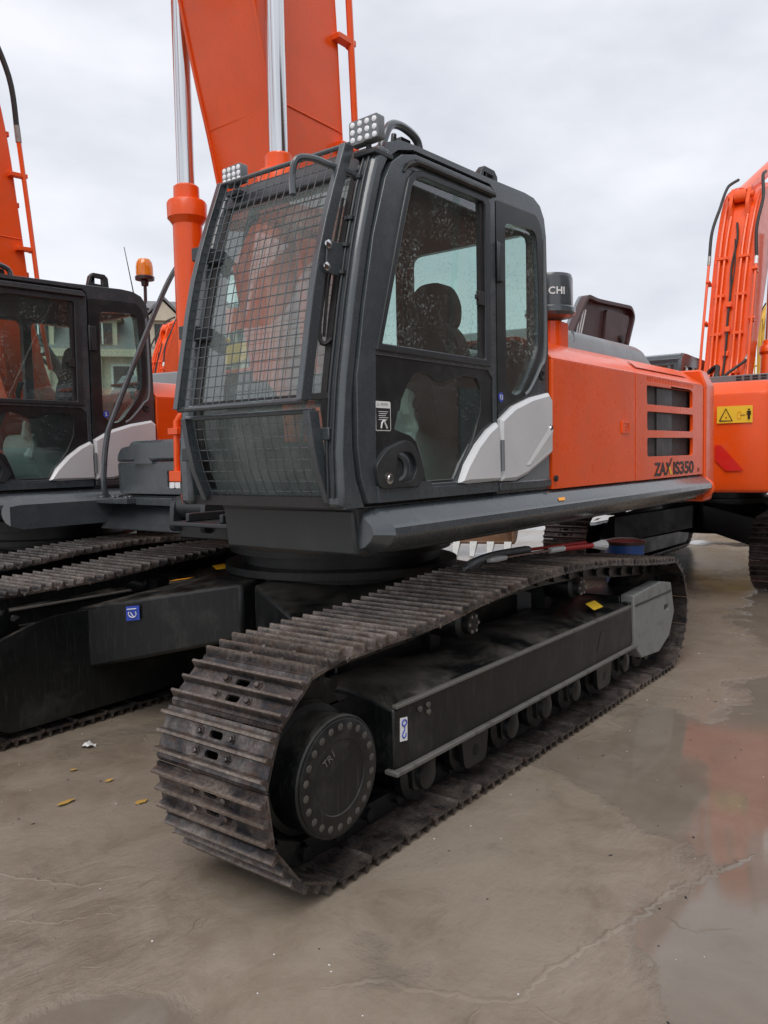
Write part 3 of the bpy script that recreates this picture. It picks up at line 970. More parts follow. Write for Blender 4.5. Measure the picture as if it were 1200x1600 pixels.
# counterweight
def cweight():
    half = [(7.26, 0.085), (7.50, 0.09), (7.60, 0.115), (7.66, 0.165), (7.695, 0.245), (7.715, 0.34), (7.745, 0.62), (7.77, 0.95), (7.785, 1.25)]
    plan = half + [(7.79, 1.595)] + [(x, 3.19 - y) for x, y in reversed(half)]
    def sc(k): return [(7.26 + (x - 7.26) * (1 - k * 1.0) if x > 7.27 else 7.26, 1.595 + (y - 1.595) * (1 - k * 0.12)) for x, y in plan]
    lev = [(1.215, 0.10), (1.235, 0.05), (1.33, 0.0), (2.19, 0.0), (2.215, 0.012), (2.33, 0.24), (2.345, 0.32)]
    m = MB()
    n = len(plan)
    vs = []
    for z, k in lev:
        vs += [(x, y, z) for x, y in sc(k)]
    fs = [tuple(range(n)), tuple(range((len(lev) - 1) * n, len(lev) * n))]
    for i in range(len(lev) - 1):
        fs += [(i * n + k, i * n + (k + 1) % n, (i + 1) * n + (k + 1) % n, (i + 1) * n + k) for k in range(n)]
    m.add(vs, fs)
    cw = m.build('counterweight', 'orange', X, 0.015, 28)
    m = MB()
    for s in (1, -1):      # bulged cheek under the rear corner
        yy = lambda v: 1.595 + (v - 1.595) * s
        m.tube(smoothpath([(7.27, yy(0.10), 1.40), (7.275, yy(0.05), 1.36), (7.275, yy(0.045), 1.31), (7.27, yy(0.10), 1.26)], 4), 0.028, 8)
    m.build('corner_lip', 'orange', cw)
    # warning sign and reflector on the rear face
    def xr(y):
        for i in range(len(plan) - 1):
            if plan[i][1] <= y <= plan[i + 1][1]:
                t = (y - plan[i][1]) / (plan[i + 1][1] - plan[i][1])
                return plan[i][0] + (plan[i + 1][0] - plan[i][0]) * t
        return 7.6
    def onrear(name, mat, pts, off, parent):
        m = MB(); m.add([(xr(y) + off, y, z) for y, z in pts], [tuple(range(len(pts)))])
        return m.build(name, mat, parent)
    y0, y1 = 2.575, 2.905
    k = (xr(y1) - xr(y0)) / (y1 - y0)
    sg = onrear('warning_sign', 'decal_yellow', [(y0, 1.92), (y1, 1.92), (y1, 2.09), (y0, 2.09)], 0.016, cw)
    def P(a, b, a_=None):
        a = 1 - a
        return (xr(y0) + k * (a * (y1 - y0)) + 0.019, y0 + a * (y1 - y0), 1.92 + b * 0.17)
    m = MB()
    tri = [P(0.94 - 0.36 * a, b) for a, b in ((0.05, 0.14), (0.55, 0.86), (1.05, 0.14), (0.05, 0.14))]
    m.tube(tri, 0.006, 5)
    m.tube([P(0.74, 0.30), P(0.73, 0.36)], 0.006, 5)
    m.tube([P(0.34, 0.45), P(0.20, 0.45)], 0.003, 5)
    m.build('warning_symbol', 'decal_black', sg)
    m = MB()
    m.tube([P(0.10, 0.2), P(0.10, 0.65)], 0.011, 6); m.tube([P(0.10, 0.74), P(0.10, 0.80)], 0.011, 6)
    m.tube([P(0.15, 0.45), P(0.15, 0.66), P(0.05, 0.66), P(0.05, 0.45)], 0.004, 5)
    m.build('figure_symbol', 'decal_black', sg)
    m = MB()
    m.tube([P(0.42, 0.25), P(0.42, 0.6), P(0.39, 0.66), P(0.34, 0.66), P(0.32, 0.6), P(0.32, 0.25), P(0.42, 0.25)], 0.002, 5)
    m.build('machine_symbol', 'decal_orange', sg)
    onrear('red_decal', 'decal_red', [(2.56, 1.70), (2.615, 1.70), (2.83, 1.44), (2.66, 1.437), (2.56, 1.545)][::-1], 0.016, cw)
    m = MB()
    m.box(6.75, 7.38, 2.30, 2.98, 2.335, 2.425)
    gr = m.build('rear_grille', 'lightgrey', cw, 0.006)
    for k_ in range(4):
        for j in range(2):
            m = MB(); yq = 2.66 + k_ * 0.08; zq = 2.368 + j * 0.026
            m.box(7.378, 7.3825, yq, yq + 0.055, zq, zq + 0.017)
            m.build('grille_slot', 'decal_black', gr)
cweight()

# ---- cab ----------------------------------------------------------------------
CAB = [(2.51, 1.455), (2.504, 1.70), (2.533, 1.957), (2.593, 2.268), (2.655, 2.533), (2.722, 2.753), (2.775, 2.90), (2.835, 2.985), (2.93, 3.02), (3.045, 3.03), (3.549, 3.045), (3.717, 3.050), (4.067, 3.066), (4.17, 3.062), (4.245, 3.035), (4.295, 2.975), (4.318, 2.88), (4.328, 2.60), (4.335, 2.276), (4.336, 1.455)]
DOOR = [(2.644, 1.470), (2.600, 1.58), (2.583, 1.706), (2.587, 1.999), (2.603, 2.064), (2.642, 2.274), (2.716, 2.581), (2.806, 2.83), (2.855, 2.907), (2.925, 2.955), (3.03, 2.983), (3.36, 2.992), (3.690, 3.000), (3.715, 2.985), (3.722, 2.94), (3.717, 2.072), (3.715, 1.470)]
WINF = [(2.712, 2.106), (2.905, 2.700), (2.962, 2.862), (3.005, 2.905), (3.07, 2.922), (3.64, 2.936), (3.662, 2.915), (3.655, 2.106)]
GLS = [(2.752, 2.138), (2.935, 2.690), (2.985, 2.835), (3.020, 2.878), (3.086, 2.895), (3.590, 2.908), (3.610, 2.89), (3.602, 2.138)]
LOWP = [(2.690, 1.528), (2.692, 1.70), (2.705, 2.098), (3.64, 2.098), (3.695, 2.05), (3.695, 1.528)]
LOWC = [(2.844, 1.782), (2.88, 1.885), (2.937, 1.966), (3.007, 2.026), (3.064, 2.042), (3.107, 2.032), (3.166, 2.011), (3.242, 2.003), (3.32, 2.025), (3.42, 2.045), (3.53, 2.04), (3.569, 1.99), (3.565, 1.88), (3.50, 1.75), (3.40, 1.63), (3.33, 1.55), (3.08, 1.55), (3.045, 1.65), (3.01, 1.725), (2.96, 1.755), (2.903, 1.767)]
QWIN = rpoly([(3.835, 2.86), (4.19, 2.885), (4.215, 2.60), (4.218, 2.26), (4.10, 2.10), (3.99, 1.985), (3.90, 1.972), (3.832, 2.04)], [0.04, 0.06, 0.05, 0.08, 0.1, 0.08, 0.07, 0.05], 3)

doorhole = inset(DOOR, -0.022)
m = MB()
m.plate(CAB, 0.120, 0.175, holes=[doorhole, QWIN])
shell = m.build('cab_shell', 'grey', X, 0.014, 30)
# black rubber seal behind the door gap
m = MB(); m.plate(inset(DOOR, -0.04), 0.150, 0.170, holes=[inset(DOOR, 0.02)])
m.build('door_seal', 'rubber', shell)
# right-hand side
RW = rpoly([(2.72, 1.75), (3.72, 1.75), (3.72, 2.88), (2.98, 2.88), (2.78, 2.55)], 0.06, 3)
RW2 = rpoly([(3.80, 1.80), (4.235, 1.80), (4.235, 2.88), (3.80, 2.88)], 0.05, 3)
m = MB(); m.plate(CAB, 1.07, 1.125, holes=[RW, RW2])
m.build('cab_side', 'grey', shell, 0.012, 30)
m = MB(); m.plate(inset(RW, -0.01), 1.09, 1.094); m.build('side_pane', 'glass_far', shell)
m = MB(); m.plate(inset(RW2, -0.01), 1.09, 1.094); m.build('side_pane', 'glass_far', shell)
# roof, rear, floor, front pillars
m = MB()
rp = [(2.80, 2.935), (2.86, 2.995), (2.95, 3.030), (3.05, 3.040), (3.60, 3.056), (4.08, 3.077), (4.18, 3.072), (4.255, 3.045), (4.300, 2.985), (4.29, 2.93), (2.85, 2.93)]
m.plate(rp, 0.150, 1.095)
m.build('roof', 'grey', shell, 0.02, 30)
m = MB(); m.box(2.90, 4.25, 0.18, 1.06, 2.905, 2.925); m.build('headlining', 'headlining', shell)
m = MB(); m.plate([(3.15, 3.05), (3.95, 3.075), (3.95, 3.095), (3.20, 3.085)], 0.35, 0.9)
m.build('roof_hatch', 'darkgrey', shell, 0.015)
m = MB()
rw = rpoly([(0.22, 1.98), (1.03, 1.98), (1.03, 2.905), (0.22, 2.905)], 0.06, 3)
m.plate([(0.176, 1.46), (1.069, 1.46), (1.069, 2.93), (0.176, 2.93)], 4.265, 4.31, holes=[rw], axis='x')
m.build('rear_wall', 'grey', shell)
m = MB(); m.plate(inset(rw, -0.01), 4.28, 4.284, axis='x'); m.build('rear_pane', 'glass_far', shell)
m = MB(); m.box(2.52, 4.26, 0.176, 1.069, 1.456, 1.50)
m.build('cab_floor', 'rubber', shell)
FP = [(x, z) for x, z in CAB[:9]]
def fx(z):
    for i in range(len(FP) - 1):
        if FP[i][1] <= z <= FP[i + 1][1]:
            t = (z - FP[i][1]) / (FP[i + 1][1] - FP[i][1])
            return FP[i][0] + (FP[i + 1][0] - FP[i][0]) * t
    return FP[-1][0]
def fprof(z0, z1, n=14, off=0.0):
    return [(fx(z0 + (z1 - z0) * i / n) + off, z0 + (z1 - z0) * i / n) for i in range(n + 1)]
for (ya, yb) in ((0.118, 0.205), (1.05, 1.127)):
    m = MB(); m.strip(fprof(1.457, 2.97, 20, -0.022), ya, yb, 0.075)
    m.build('front_pillar', 'grey', shell, 0.02, 30)
for k, (ya, w) in enumerate(((0.148, 0.012), (0.178, 0.010))):
    m = MB(); m.strip(fprof(1.50, 2.92, 20, -0.034), ya, ya + w, 0.02)
    m.build('pillar_rib', 'darkgrey', shell, 0.004)
def lprof(z0, z1, n=8, off=0.0):       # the lower glass tucks in towards the floor
    return [(fx(z) + off + 0.10 * max(0.0, (1.91 - z) / 0.4) ** 1.3, z) for z in (z0 + (z1 - z0) * i / n for i in range(n + 1))]
m = MB(); m.strip(lprof(1.457, 1.50, 3, -0.010), 0.205, 1.05, 0.05)
m.build('lower_crossbar', 'grey', shell, 0.008)
m = MB(); m.strip(fprof(2.86, 2.985, 4, -0.012), 0.205, 1.05, 0.08)
m.build('header', 'darkgrey', shell, 0.012)
m = MB(); m.strip(fprof(1.905, 1.93, 2, -0.006), 0.205, 1.05, 0.03)
m.build('windscreen_joint', 'rubber', shell)
m = MB(); m.strip(fprof(1.931, 2.86, 18, 0.006), 0.205, 1.05, 0.005)
m.build('windscreen', 'glass_front', shell, smooth=60)
m = MB(); m.strip(lprof(1.50, 1.904, 8, 0.008), 0.205, 1.05, 0.005)
m.build('lower_windscreen', 'glass_low', shell, smooth=60)
for y in (0.235, 1.02):
    m = MB(); m.strip(lprof(1.53, 2.86, 24, -0.004), y - 0.016, y + 0.016, 0.008)
    m.build('windscreen_gasket', 'rubber', shell)

# door
m = MB(); m.plate(DOOR, 0.108, 0.150, holes=[inset(WINF, 0.012), inset(LOWP, 0.012)])
door = m.build('door', 'grey', X, 0.010, 30)
m = MB(); m.plate(WINF, 0.098, 0.140, holes=[GLS])
m.build('window_frame', 'darkgrey', door, 0.005)
m = MB(); m.plate(inset(GLS, -0.006), 0.124, 0.128)
m.build('window_pane', 'glass_side', door)
m = MB(); m.add([(3.275, 0.118, 2.140), (3.33, 0.118, 2.140), (3.415, 0.118, 2.902), (3.365, 0.118, 2.902)], [(0, 1, 2, 3)])
m.build('pane_edge', 'glass_far', door)
m = MB(); m.box(3.578, 3.602, 0.112, 0.135, 2.14, 2.90)
m.build('slider_rail', 'rubber', door)
m = MB(); m.box(3.545, 3.60, 0.100, 0.120, 2.40, 2.47); m.box(3.52, 3.56, 0.104, 0.114, 2.425, 2.45)
m.build('slider_catch', 'rubber', door, 0.004)
# rain channel over the window
m = MB(); m.tube(smoothpath([(2.935, 0.106, 2.885), (2.965, 0.100, 2.918), (3.01, 0.098, 2.938), (3.08, 0.096, 2.948), (3.70, 0.098, 2.962)], 6), [0.006] * 6 + [0.013] * 19, 6)
m.build('rain_channel', 'rubber', door)
m = MB(); m.plate(LOWP, 0.114, 0.135, holes=[LOWC])
lp = m.build('lower_panel', 'black', door, 0.003)
m = MB(); m.plate(inset(LOWC, -0.008), 0.122, 0.126)
m.build('lower_pane', 'glass_dark', door)
# door sill ledge
m = MB(); m.plate([(2.70, 1.470), (3.71, 1.470), (3.71, 1.517), (3.125, 1.520), (3.09, 1.545), (3.03, 1.548), (2.98, 1.520), (2.74, 1.535), (2.70, 1.56)], 0.098, 0.116)
m.build('door_ledge', 'grey', door, 0.006)
# handle
HO = rpoly([(2.672, 1.625), (2.755, 1.697), (2.889, 1.735), (2.945, 1.712), (3.036, 1.585), (2.985, 1.530), (2.70, 1.530)], 0.025, 3)
HH = rpoly([(2.825, 1.682), (2.93, 1.682), (2.975, 1.62), (2.935, 1.553), (2.825, 1.548)], 0.03, 3)
m = MB(); m.plate(HO, 0.086, 0.114, holes=[HH])
hd = m.build('handle_housing', 'darkgrey', door, 0.008)
m = MB(); m.plate(HH, 0.110, 0.118); m.build('handle_recess', 'grey', door)
m = MB(); m.tube(smoothpath([(2.845, 0.105, 1.676), (2.868, 0.084, 1.65), (2.876, 0.080, 1.612), (2.868, 0.084, 1.575), (2.85, 0.105, 1.555)], 5), 0.017, 8)
m.build('door_handle', 'darkgrey', door)
m = MB(); m.lathe((2.762, 0.088, 1.572), (0, -1, 0), [(0.026, 0), (0.026, 0.005), (0.016, 0.006), (0.014, 0.012)], 16)
m.build('lock', 'chrome', door)
# sticker
m = MB(); m.plate(rpoly([(2.708, 1.772), (2.815, 1.772), (2.815, 1.897), (2.708, 1.897)], 0.008, 2), 0.1125, 0.1135)
st_ = m.build('sticker', 'decal_white', door)
m = MB(); m.plate([(2.713, 1.776), (2.810, 1.776), (2.810, 1.868), (2.713, 1.868)], 0.1115, 0.1123)
m.build('sticker_field', 'decal_black', door)
m = MB()
for k in range(5): m.box(2.728 + 0.004 * (k % 2), 2.795 - 0.008 * (k % 3), 0.1108, 0.1114, 1.852 - k * 0.0085, 1.8545 - k * 0.0085)
m.tube(smoothpath([(2.745, 0.111, 1.783), (2.75, 0.111, 1.805), (2.762, 0.111, 1.812), (2.775, 0.111, 1.80), (2.785, 0.111, 1.783)], 3), 0.004, 5)
m.tube([(2.757, 0.111, 1.815), (2.770, 0.111, 1.813)], 0.006, 5)
m.build('sticker_print', 'decal_white', door)
m = MB()
m.plate([(2.719, 1.878), (2.737, 1.878), (2.728, 1.892)], 0.1118, 0.1124)
m.box(2.745, 2.795, 0.1118, 0.1124, 1.880, 1.890)
m.build('sticker_heading', 'plastic', door)

# quarter panel: black glass surround, tinted pane, silver cheeks
m = MB()
m.plate(rpoly([(3.742, 1.80), (3.742, 2.955), (4.20, 2.972), (4.262, 2.90), (4.262, 2.24), (4.16, 2.10), (4.02, 1.955), (3.90, 1.90)], [0.01, 0.02, 0.06, 0.05, 0.1, 0.1, 0.1, 0.05], 3), 0.114, 0.122, holes=[QWIN])
qp = m.build('quarter_surround', 'black', shell, 0.003)
m = MB(); m.plate(inset(QWIN, -0.008), 0.130, 0.134); m.build('quarter_pane', 'glass_side', shell)
m = MB(); m.tube(smoothpath([(4.285, 0.118, 2.86), (4.288, 0.116, 2.26), (4.22, 0.115, 2.14), (4.10, 0.115, 2.02), (4.04, 0.116, 1.985)], 6), 0.010, 6)
m.build('panel_bead', 'lightgrey', shell)
m = MB(); m.lathe((4.250, 0.122, 2.104), (0, -1, 0), [(0.030, 0), (0.030, 0.008), (0.022, 0.010), (0.018, 0.004), (0.008, 0.004)], 16)
m.build('pull_knob', 'rubber', shell)
# hinges on B-post
for z in (2.64, 2.30 - 0.0):
    if z < 2.5: continue
    m = MB(); m.box(3.745, 3.79, 0.094, 0.114, 2.545, 2.735); m.tube([(3.732, 0.100, 2.54), (3.732, 0.100, 2.74)], 0.010, 8)
    m.build('hinge', 'darkgrey', shell, 0.004)
SF = [(3.335, 1.530), (3.391, 1.617), (3.494, 1.713), (3.601, 1.785), (3.690, 1.824), (3.718, 1.80), (3.722, 1.527), (3.405, 1.523)]
SR = [(3.728, 1.840), (3.867, 1.912), (4.072, 1.969), (4.281, 2.003), (4.325, 1.968), (4.322, 1.665), (4.174, 1.606), (4.022, 1.55), (3.889, 1.520), (3.735, 1.523)]
def cheek(P, name, parent):
    m = MB()
    a = list(P); b = inset(P, 0.020)
    n = len(a)
    vs = [(x, 0.112, z) for x, z in a] + [(x, 0.096, z) for x, z in a] + [(x, 0.082, z) for x, z in b]
    fs = [tuple(range(n))] + [(i, (i + 1) % n, (i + 1) % n + n, i + n) for i in range(n)] + [(i + n, (i + 1) % n + n, (i + 1) % n + 2 * n, i + 2 * n) for i in range(n)] + [tuple(range(2 * n, 3 * n))]
    m.add(vs, fs)
    return m.build(name, 'silver', parent, smooth=20)
cheek(SF, 'silver_cheek', door)
sr = cheek(SR, 'silver_cheek', shell)
m = MB()
m.add([(3.98, 0.0805, 1.60), (4.29, 0.0805, 1.83), (4.29, 0.0805, 1.70), (4.05, 0.0805, 1.60), (4.29, 0.070, 1.79), (4.02, 0.078, 1.60)], [(0, 5, 4, 1), (5, 3, 2, 4), (0, 3, 5), (1, 4, 2)])
m.build('cheek_crease', 'silver', sr, smooth=20)
m = MB(); m.lathe((4.283, 0.084, 1.800), (0, -1, 0), [(0.026, 0), (0.026, 0.004), (0.018, 0.0045), (0.016, 0.012)], 16); m.build('cheek_lock', 'chrome', sr)
m = MB(); m.tube([(3.726, 0.080, 1.575), (3.726, 0.080, 1.735)], 0.011, 8); m.build('cheek_hinge', 'lightgrey', sr)
m = MB(); m.plate([(3.90, 1.505), (4.31, 1.505), (4.31, 1.655), (4.18, 1.598), (4.03, 1.542)], 0.104, 0.122); m.build('rear_filler', 'lightgrey', shell, 0.004)
m = MB(); m.plate([(3.735, 1.470), (4.33, 1.470), (4.33, 1.515), (3.735, 1.515)], 0.100, 0.121); m.build('rear_ledge', 'grey', shell, 0.006)
m = MB(); m.lathe((4.36, 0.092, 1.515), (0, -1, 0), [(0.018, 0), (0.018, 0.012), (0.01, 0.014)], 12); m.build('stop_knob', 'rubber', shell)
# numbered round sticker
def disc(nm, col, x, z):
    m = MB(); m.lathe((x, 0.1135, z), (0, -1, 0), [(0.026, 0), (0.026, 0.0015)], 20)
    d = m.build('number_sticker', col, X); d['drop'] = 'number'
    t_ = text(nm, 0.036, 'decal_white', side_m(x - 0.010 * len(nm), 0.1105, z - 0.012), d, 'number_lettering'); return d
disc('13', 'decal_blue', 3.772, 1.957)

# interior
m = MB()
m.plate(rpoly([(3.42, 1.90), (3.86, 1.90), (3.86, 1.98), (3.45, 2.00), (3.40, 1.97)], 0.03), 0.40, 0.86)
m.plate(rpoly([(0.41, 1.93), (0.86, 1.93), (0.85, 2.28), (0.76, 2.40), (0.51, 2.40), (0.42, 2.28)], 0.07), 3.86, 3.97, axis='x')
seat = m.build('seat', 'seat_cloth', X, 0.03)
m = MB(); m.plate(rpoly([(0.49, 2.36), (0.77, 2.36), (0.79, 2.50), (0.72, 2.63), (0.54, 2.63), (0.47, 2.50)], 0.07), 3.89, 3.985, axis='x'); m.build('headrest', 'seat_cloth', seat, 0.03)
m = MB(); m.plate(rpoly([(3.46, 1.50), (3.92, 1.50), (3.95, 1.72), (3.92, 1.90), (3.40, 1.90), (3.36, 1.78)], 0.08), 0.42, 0.84); m.build('seat_base', 'plastic', seat, 0.03)
for ya, yb in ((0.27, 0.37), (0.88, 1.02)):
    m = MB(); m.plate(rpoly([(3.42, 1.78), (3.95, 1.70), (3.95, 2.06), (3.40, 2.12), (3.20, 2.10), (3.18, 2.02), (3.36, 1.98)], 0.04), ya, yb)
    cs = m.build('console', 'darkgrey', X, 0.02)
    m = MB(); yc = (ya + yb) / 2
    m.tube(smoothpath([(3.25, yc, 2.08), (3.24, yc, 2.20), (3.27, yc, 2.28)], 4), [0.016] * 4 + [0.02] * 4 + [0.024], 8); m.build('joystick', 'rubber', cs)
m = MB(); m.plate(rpoly([(2.72, 1.50), (2.95, 1.50), (2.92, 1.95), (2.80, 2.05), (2.70, 1.98)], 0.03), 0.86, 1.04); m.build('monitor_console', 'rubber', X, 0.015)
m = MB()
for y in (0.48, 0.64): m.tube([(2.86, y, 1.52), (2.82, y, 1.75), (2.85, y, 2.0)], 0.011, 6); m.box(2.78, 2.9, y - 0.05, y + 0.05, 1.505, 1.56)
m.build('travel_levers', 'rubber', X)
text('HITACHI', 0.07, 'plastic', Matrix.Translation(Vector((3.862, 0.80, 2.28)) - O) @ Matrix(((0, 0, -1, 0), (-1, 0, 0, 0), (0, 1, 0, 0), (0, 0, 0, 1))), seat, 'seat_lettering')
m = MB(); m.tube(smoothpath([(3.36, 0.41, 1.99), (3.33, 0.40, 1.90), (3.37, 0.40, 1.80), (3.34, 0.41, 1.70)], 5), [0.03, 0.035, 0.04, 0.03] * 4, 8); m.build('seat_cover', 'white', seat)

# roof fittings: grab rail, lifting eyes, rear knob
m = MB(); m.tube(smoothpath([(2.735, 0.150, 2.70), (2.785, 0.150, 2.86), (2.845, 0.152, 2.985), (2.90, 0.155, 3.075), (2.97, 0.160, 3.105), (3.06, 0.165, 3.105), (3.13, 0.170, 3.085), (3.15, 0.17, 3.04)], 6), 0.019, 10)
m.build('roof_rail', 'grey', shell)
m = MB(); m.plate([(3.02, 3.035), (3.12, 3.035), (3.11, 3.085), (3.04, 3.085)], 0.19, 0.24); m.tube([(3.0, 0.21, 3.03), (3.01, 0.21, 3.09)], 0.014, 6); m.build('rail_bracket', 'darkgrey', shell, 0.004)
m = MB(); m.plate([(3.84, 3.055), (4.05, 3.06), (4.04, 3.175), (4.01, 3.20), (3.90, 3.20), (3.87, 3.17)], 0.27, 0.31, holes=[[(3.915, 3.115), (3.99, 3.115), (3.99, 3.165), (3.915, 3.165)]]); m.build('lifting_eye', 'darkgrey', shell, 0.006)
m = MB(); m.box(4.09, 4.17, 0.32, 0.38, 3.07, 3.098); m.build('roof_pad', 'darkgrey', shell, 0.008)
m = MB(); m.tube([(4.31, 0.18, 2.955), (4.36, 0.18, 2.955)], 0.012, 8); m.build('rear_stud', 'darkgrey', shell)

# ---- windscreen guard -----------------------------------------------------------
GU = [(2.690, 2.955), (2.660, 2.880), (2.605, 2.745), (2.558, 2.62), (2.510, 2.475), (2.470, 2.315), (2.430, 2.120), (2.385, 1.892)]
GLo = [(2.425, 1.852), (2.443, 1.745), (2.474, 1.613), (2.535, 1.478)]
def guard(prof, y0, y1, ncol, cell, name, frame_bars):
    P = [Vector((x, 0, z)) for x, z in prof]
    Ls = [(P[i + 1] - P[i]).length for i in range(len(P) - 1)]
    T = sum(Ls)
    def at(s):
        for i, l in enumerate(Ls):
            if s <= l or i == len(Ls) - 1:
                return P[i].lerp(P[i + 1], min(1, s / l))
            s -= l
    go = None
    # side bars: flat steel
    for (ya, yb) in ((y0 - 0.004, y0 + 0.012), (y1 - 0.012, y1 + 0.004)):
        pts = [P[0], *P[1:-1], P[-1]]
        g = MB(); vs = []; fs = []
        for p in pts:
            vs += [(p.x - 0.028, ya, p.z), (p.x + 0.028, ya, p.z), (p.x + 0.028, yb, p.z), (p.x - 0.028, yb, p.z)]
        for i in range(len(pts) - 1):
            for k in range(4):
                k2 = (k + 1) % 4
                fs.append((i * 4 + k, i * 4 + k2, (i + 1) * 4 + k2, (i + 1) * 4 + k))
        fs += [(0, 1, 2, 3), tuple((len(pts) - 1) * 4 + i for i in (3, 2, 1, 0))]
        g.add(vs, fs)
        # flange turned inwards along the front
        ins = 0.030 if ya < 0.5 else -0.030
        vs = []; fs = []
        for p in pts:
            a, b = sorted((ya, ya + ins)) if ya < 0.5 else sorted((yb, yb + ins))
            vs += [(p.x - 0.031, a, p.z), (p.x - 0.026, a, p.z), (p.x - 0.026, b, p.z), (p.x - 0.031, b, p.z)]
        for i in range(len(pts) - 1):
            for k in range(4):
                k2 = (k + 1) % 4
                fs.append((i * 4 + k, i * 4 + k2, (i + 1) * 4 + k2, (i + 1) * 4 + k))
        fs += [(0, 1, 2, 3), tuple((len(pts) - 1) * 4 + i for i in (3, 2, 1, 0))]
        g.add(vs, fs)
        if go is None:
            go = g.build(name, 'grey', X, 0.003); go['drop'] = 'guard'
        else:
            g.build('side_bar', 'grey', go, 0.003)
    for e, rr in ((0, 0.011), (-1, 0.013)):
        m = MB(); p = P[e]
        m.tube([(p.x, y0, p.z), (p.x, y1, p.z)], rr, 8)
        m.build('guard_rod', 'grey', go)
    w = MB()
    ys = [y0 + (y1 - y0) * i / ncol for i in range(1, ncol)]
    q = random.Random(len(prof))
    for y in ys:
        dy = q.uniform(-0.003, 0.003)
        pts = [at(T * i / 16) for i in range(17)]
        w.tube([(p.x - 0.002, y + dy + q.uniform(-0.0008, 0.0008), p.z) for p in pts], 0.0024, 5)
    nr = int(T / cell)
    for i in range(1, nr + 1):
        p = at(T * i / (nr + 1)); p2 = q.uniform(-0.003, 0.003)
        w.tube([(p.x + 0.002, y0, p.z + p2), (p.x + 0.002 + q.uniform(-0.002, 0.002), (y0 + y1) / 2, p.z), (p.x + 0.002, y1, p.z - p2)], 0.0024, 5)
    wo_ = w.build('wire_mesh', 'grey', go)
    return go
g1 = guard(GU, 0.205, 0.985, 17, 0.047, 'windscreen_guard', 1)
g2 = guard(GLo, 0.205, 0.985, 15, 0.052, 'lower_guard', 1)
# brackets
m = MB()
m.plate([(2.505, 2.405), (2.60, 2.40), (2.635, 2.43), (2.635, 2.535), (2.52, 2.535)], 0.188, 0.198)
m.build('guard_bracket', 'grey', g1, 0.003)
for (x, z) in ((2.520, 2.515), (2.506, 2.425)):
    m = MB(); m.lathe((x, 0.188, z), (0, -1, 0), [(0.018, 0), (0.018, 0.008), (0.008, 0.012)], 10); m.build('guard_bolt', 'chrome', g1)
m = MB()
for z in (2.43, 2.66, 2.84, 2.545):
    x = fx(z) - 0.03; m.lathe((x, 0.19, z - 0.02), (0, 0, 1), [(0.022, 0), (0.022, 0.014), (0.012, 0.016)], 12)
m.tube([(fx(2.84) - 0.03, 0.19, 2.82), (fx(2.43) - 0.03, 0.19, 2.40)], 0.008, 8)
m.build('hinge_rod', 'darkgrey', g1)
m = MB(); m.tube(smoothpath([(2.445, 0.30, 2.715), (2.455, 0.31, 2.80), (2.475, 0.30, 2.862), (2.53, 0.27, 2.872), (2.60, 0.235, 2.855), (2.70, 0.195, 2.835), (2.735, 0.185, 2.815)], 6), 0.014, 8)
m.build('guard_handle', 'grey', g1)
for z, yq in ((2.62, 0.985), (2.25, 0.985)):
    m = MB(); x = fx(z); m.box(x - 0.13, x + 0.02, 0.985, 1.06, z - 0.03, z + 0.03); m.build('guard_bracket', 'darkgrey', g1, 0.004)
m = MB(); m.box(2.47, 2.53, 0.165, 0.21, 1.735, 1.785); m.build('guard_bracket', 'grey', g2, 0.004)
m = MB(); m.box(2.45, 2.55, 0.985, 1.06, 1.66, 1.72); m.build('guard_bracket', 'darkgrey', g2, 0.004)
m = MB(); m.tube(smoothpath([(2.55, 0.20, 1.51), (2.56, 0.165, 1.475), (2.53, 0.14, 1.475)], 4), 0.010, 6); m.build('guard_bracket', 'grey', g2)
# wiper
m = MB(); m.tube(smoothpath([(fx(2.75) - 0.02, 0.255, 2.75), (fx(2.4) - 0.03, 0.25, 2.4), (fx(2.16) - 0.02, 0.25, 2.16)], 4), 0.007, 6)
m.tube(smoothpath([(fx(2.5) - 0.025, 0.27, 2.5), (fx(2.22) - 0.04, 0.265, 2.22), (fx(2.13) - 0.03, 0.245, 2.13), (fx(2.12), 0.22, 2.15)], 4), 0.011, 6)
m.build('wiper', 'rubber', X)
# work lights on the guard head
def lamp(y0, y1, z0, z1, x, nc, nr_):
    m = MB(); m.plate(rpoly([(y0, z0), (y1, z0 - 0.006), (y1, z1), (y0, z1 + 0.006)], 0.012, 3), x, x + 0.045, axis='x')
    w_ = m.build('work_light', 'lightgrey', X, 0.004); w_['drop'] = 'guard'
    for i in range(nc):
        for j in range(nr_):
            y = y0 + (y1 - y0) * (i + 0.5) / nc; z = z0 + (z1 - z0) * (j + 0.5) / nr_
            m = MB(); m.lathe((x, y, z), (-1, 0, 0), [(0.0125, 0), (0.0115, 0.003), (0.006, 0.0055), (0.0001, 0.006)], 10)
            m.build('lens', 'lens', w_)
    m = MB(); m.tube([(x + 0.03, (y0 + y1) / 2, z0), (x + 0.05, (y0 + y1) / 2, z0 - 0.06)], 0.014, 6)
    m.box(x, x + 0.13, y0 + 0.02, y1 - 0.02, z0 - 0.055, z0 - 0.035)
    m.build('light_bracket', 'darkgrey', w_, 0.003)
lamp(0.095, 0.250, 2.975, 3.068, 2.745, 4, 3)
lamp(0.905, 1.035, 2.972, 3.050, 2.735, 4, 3)

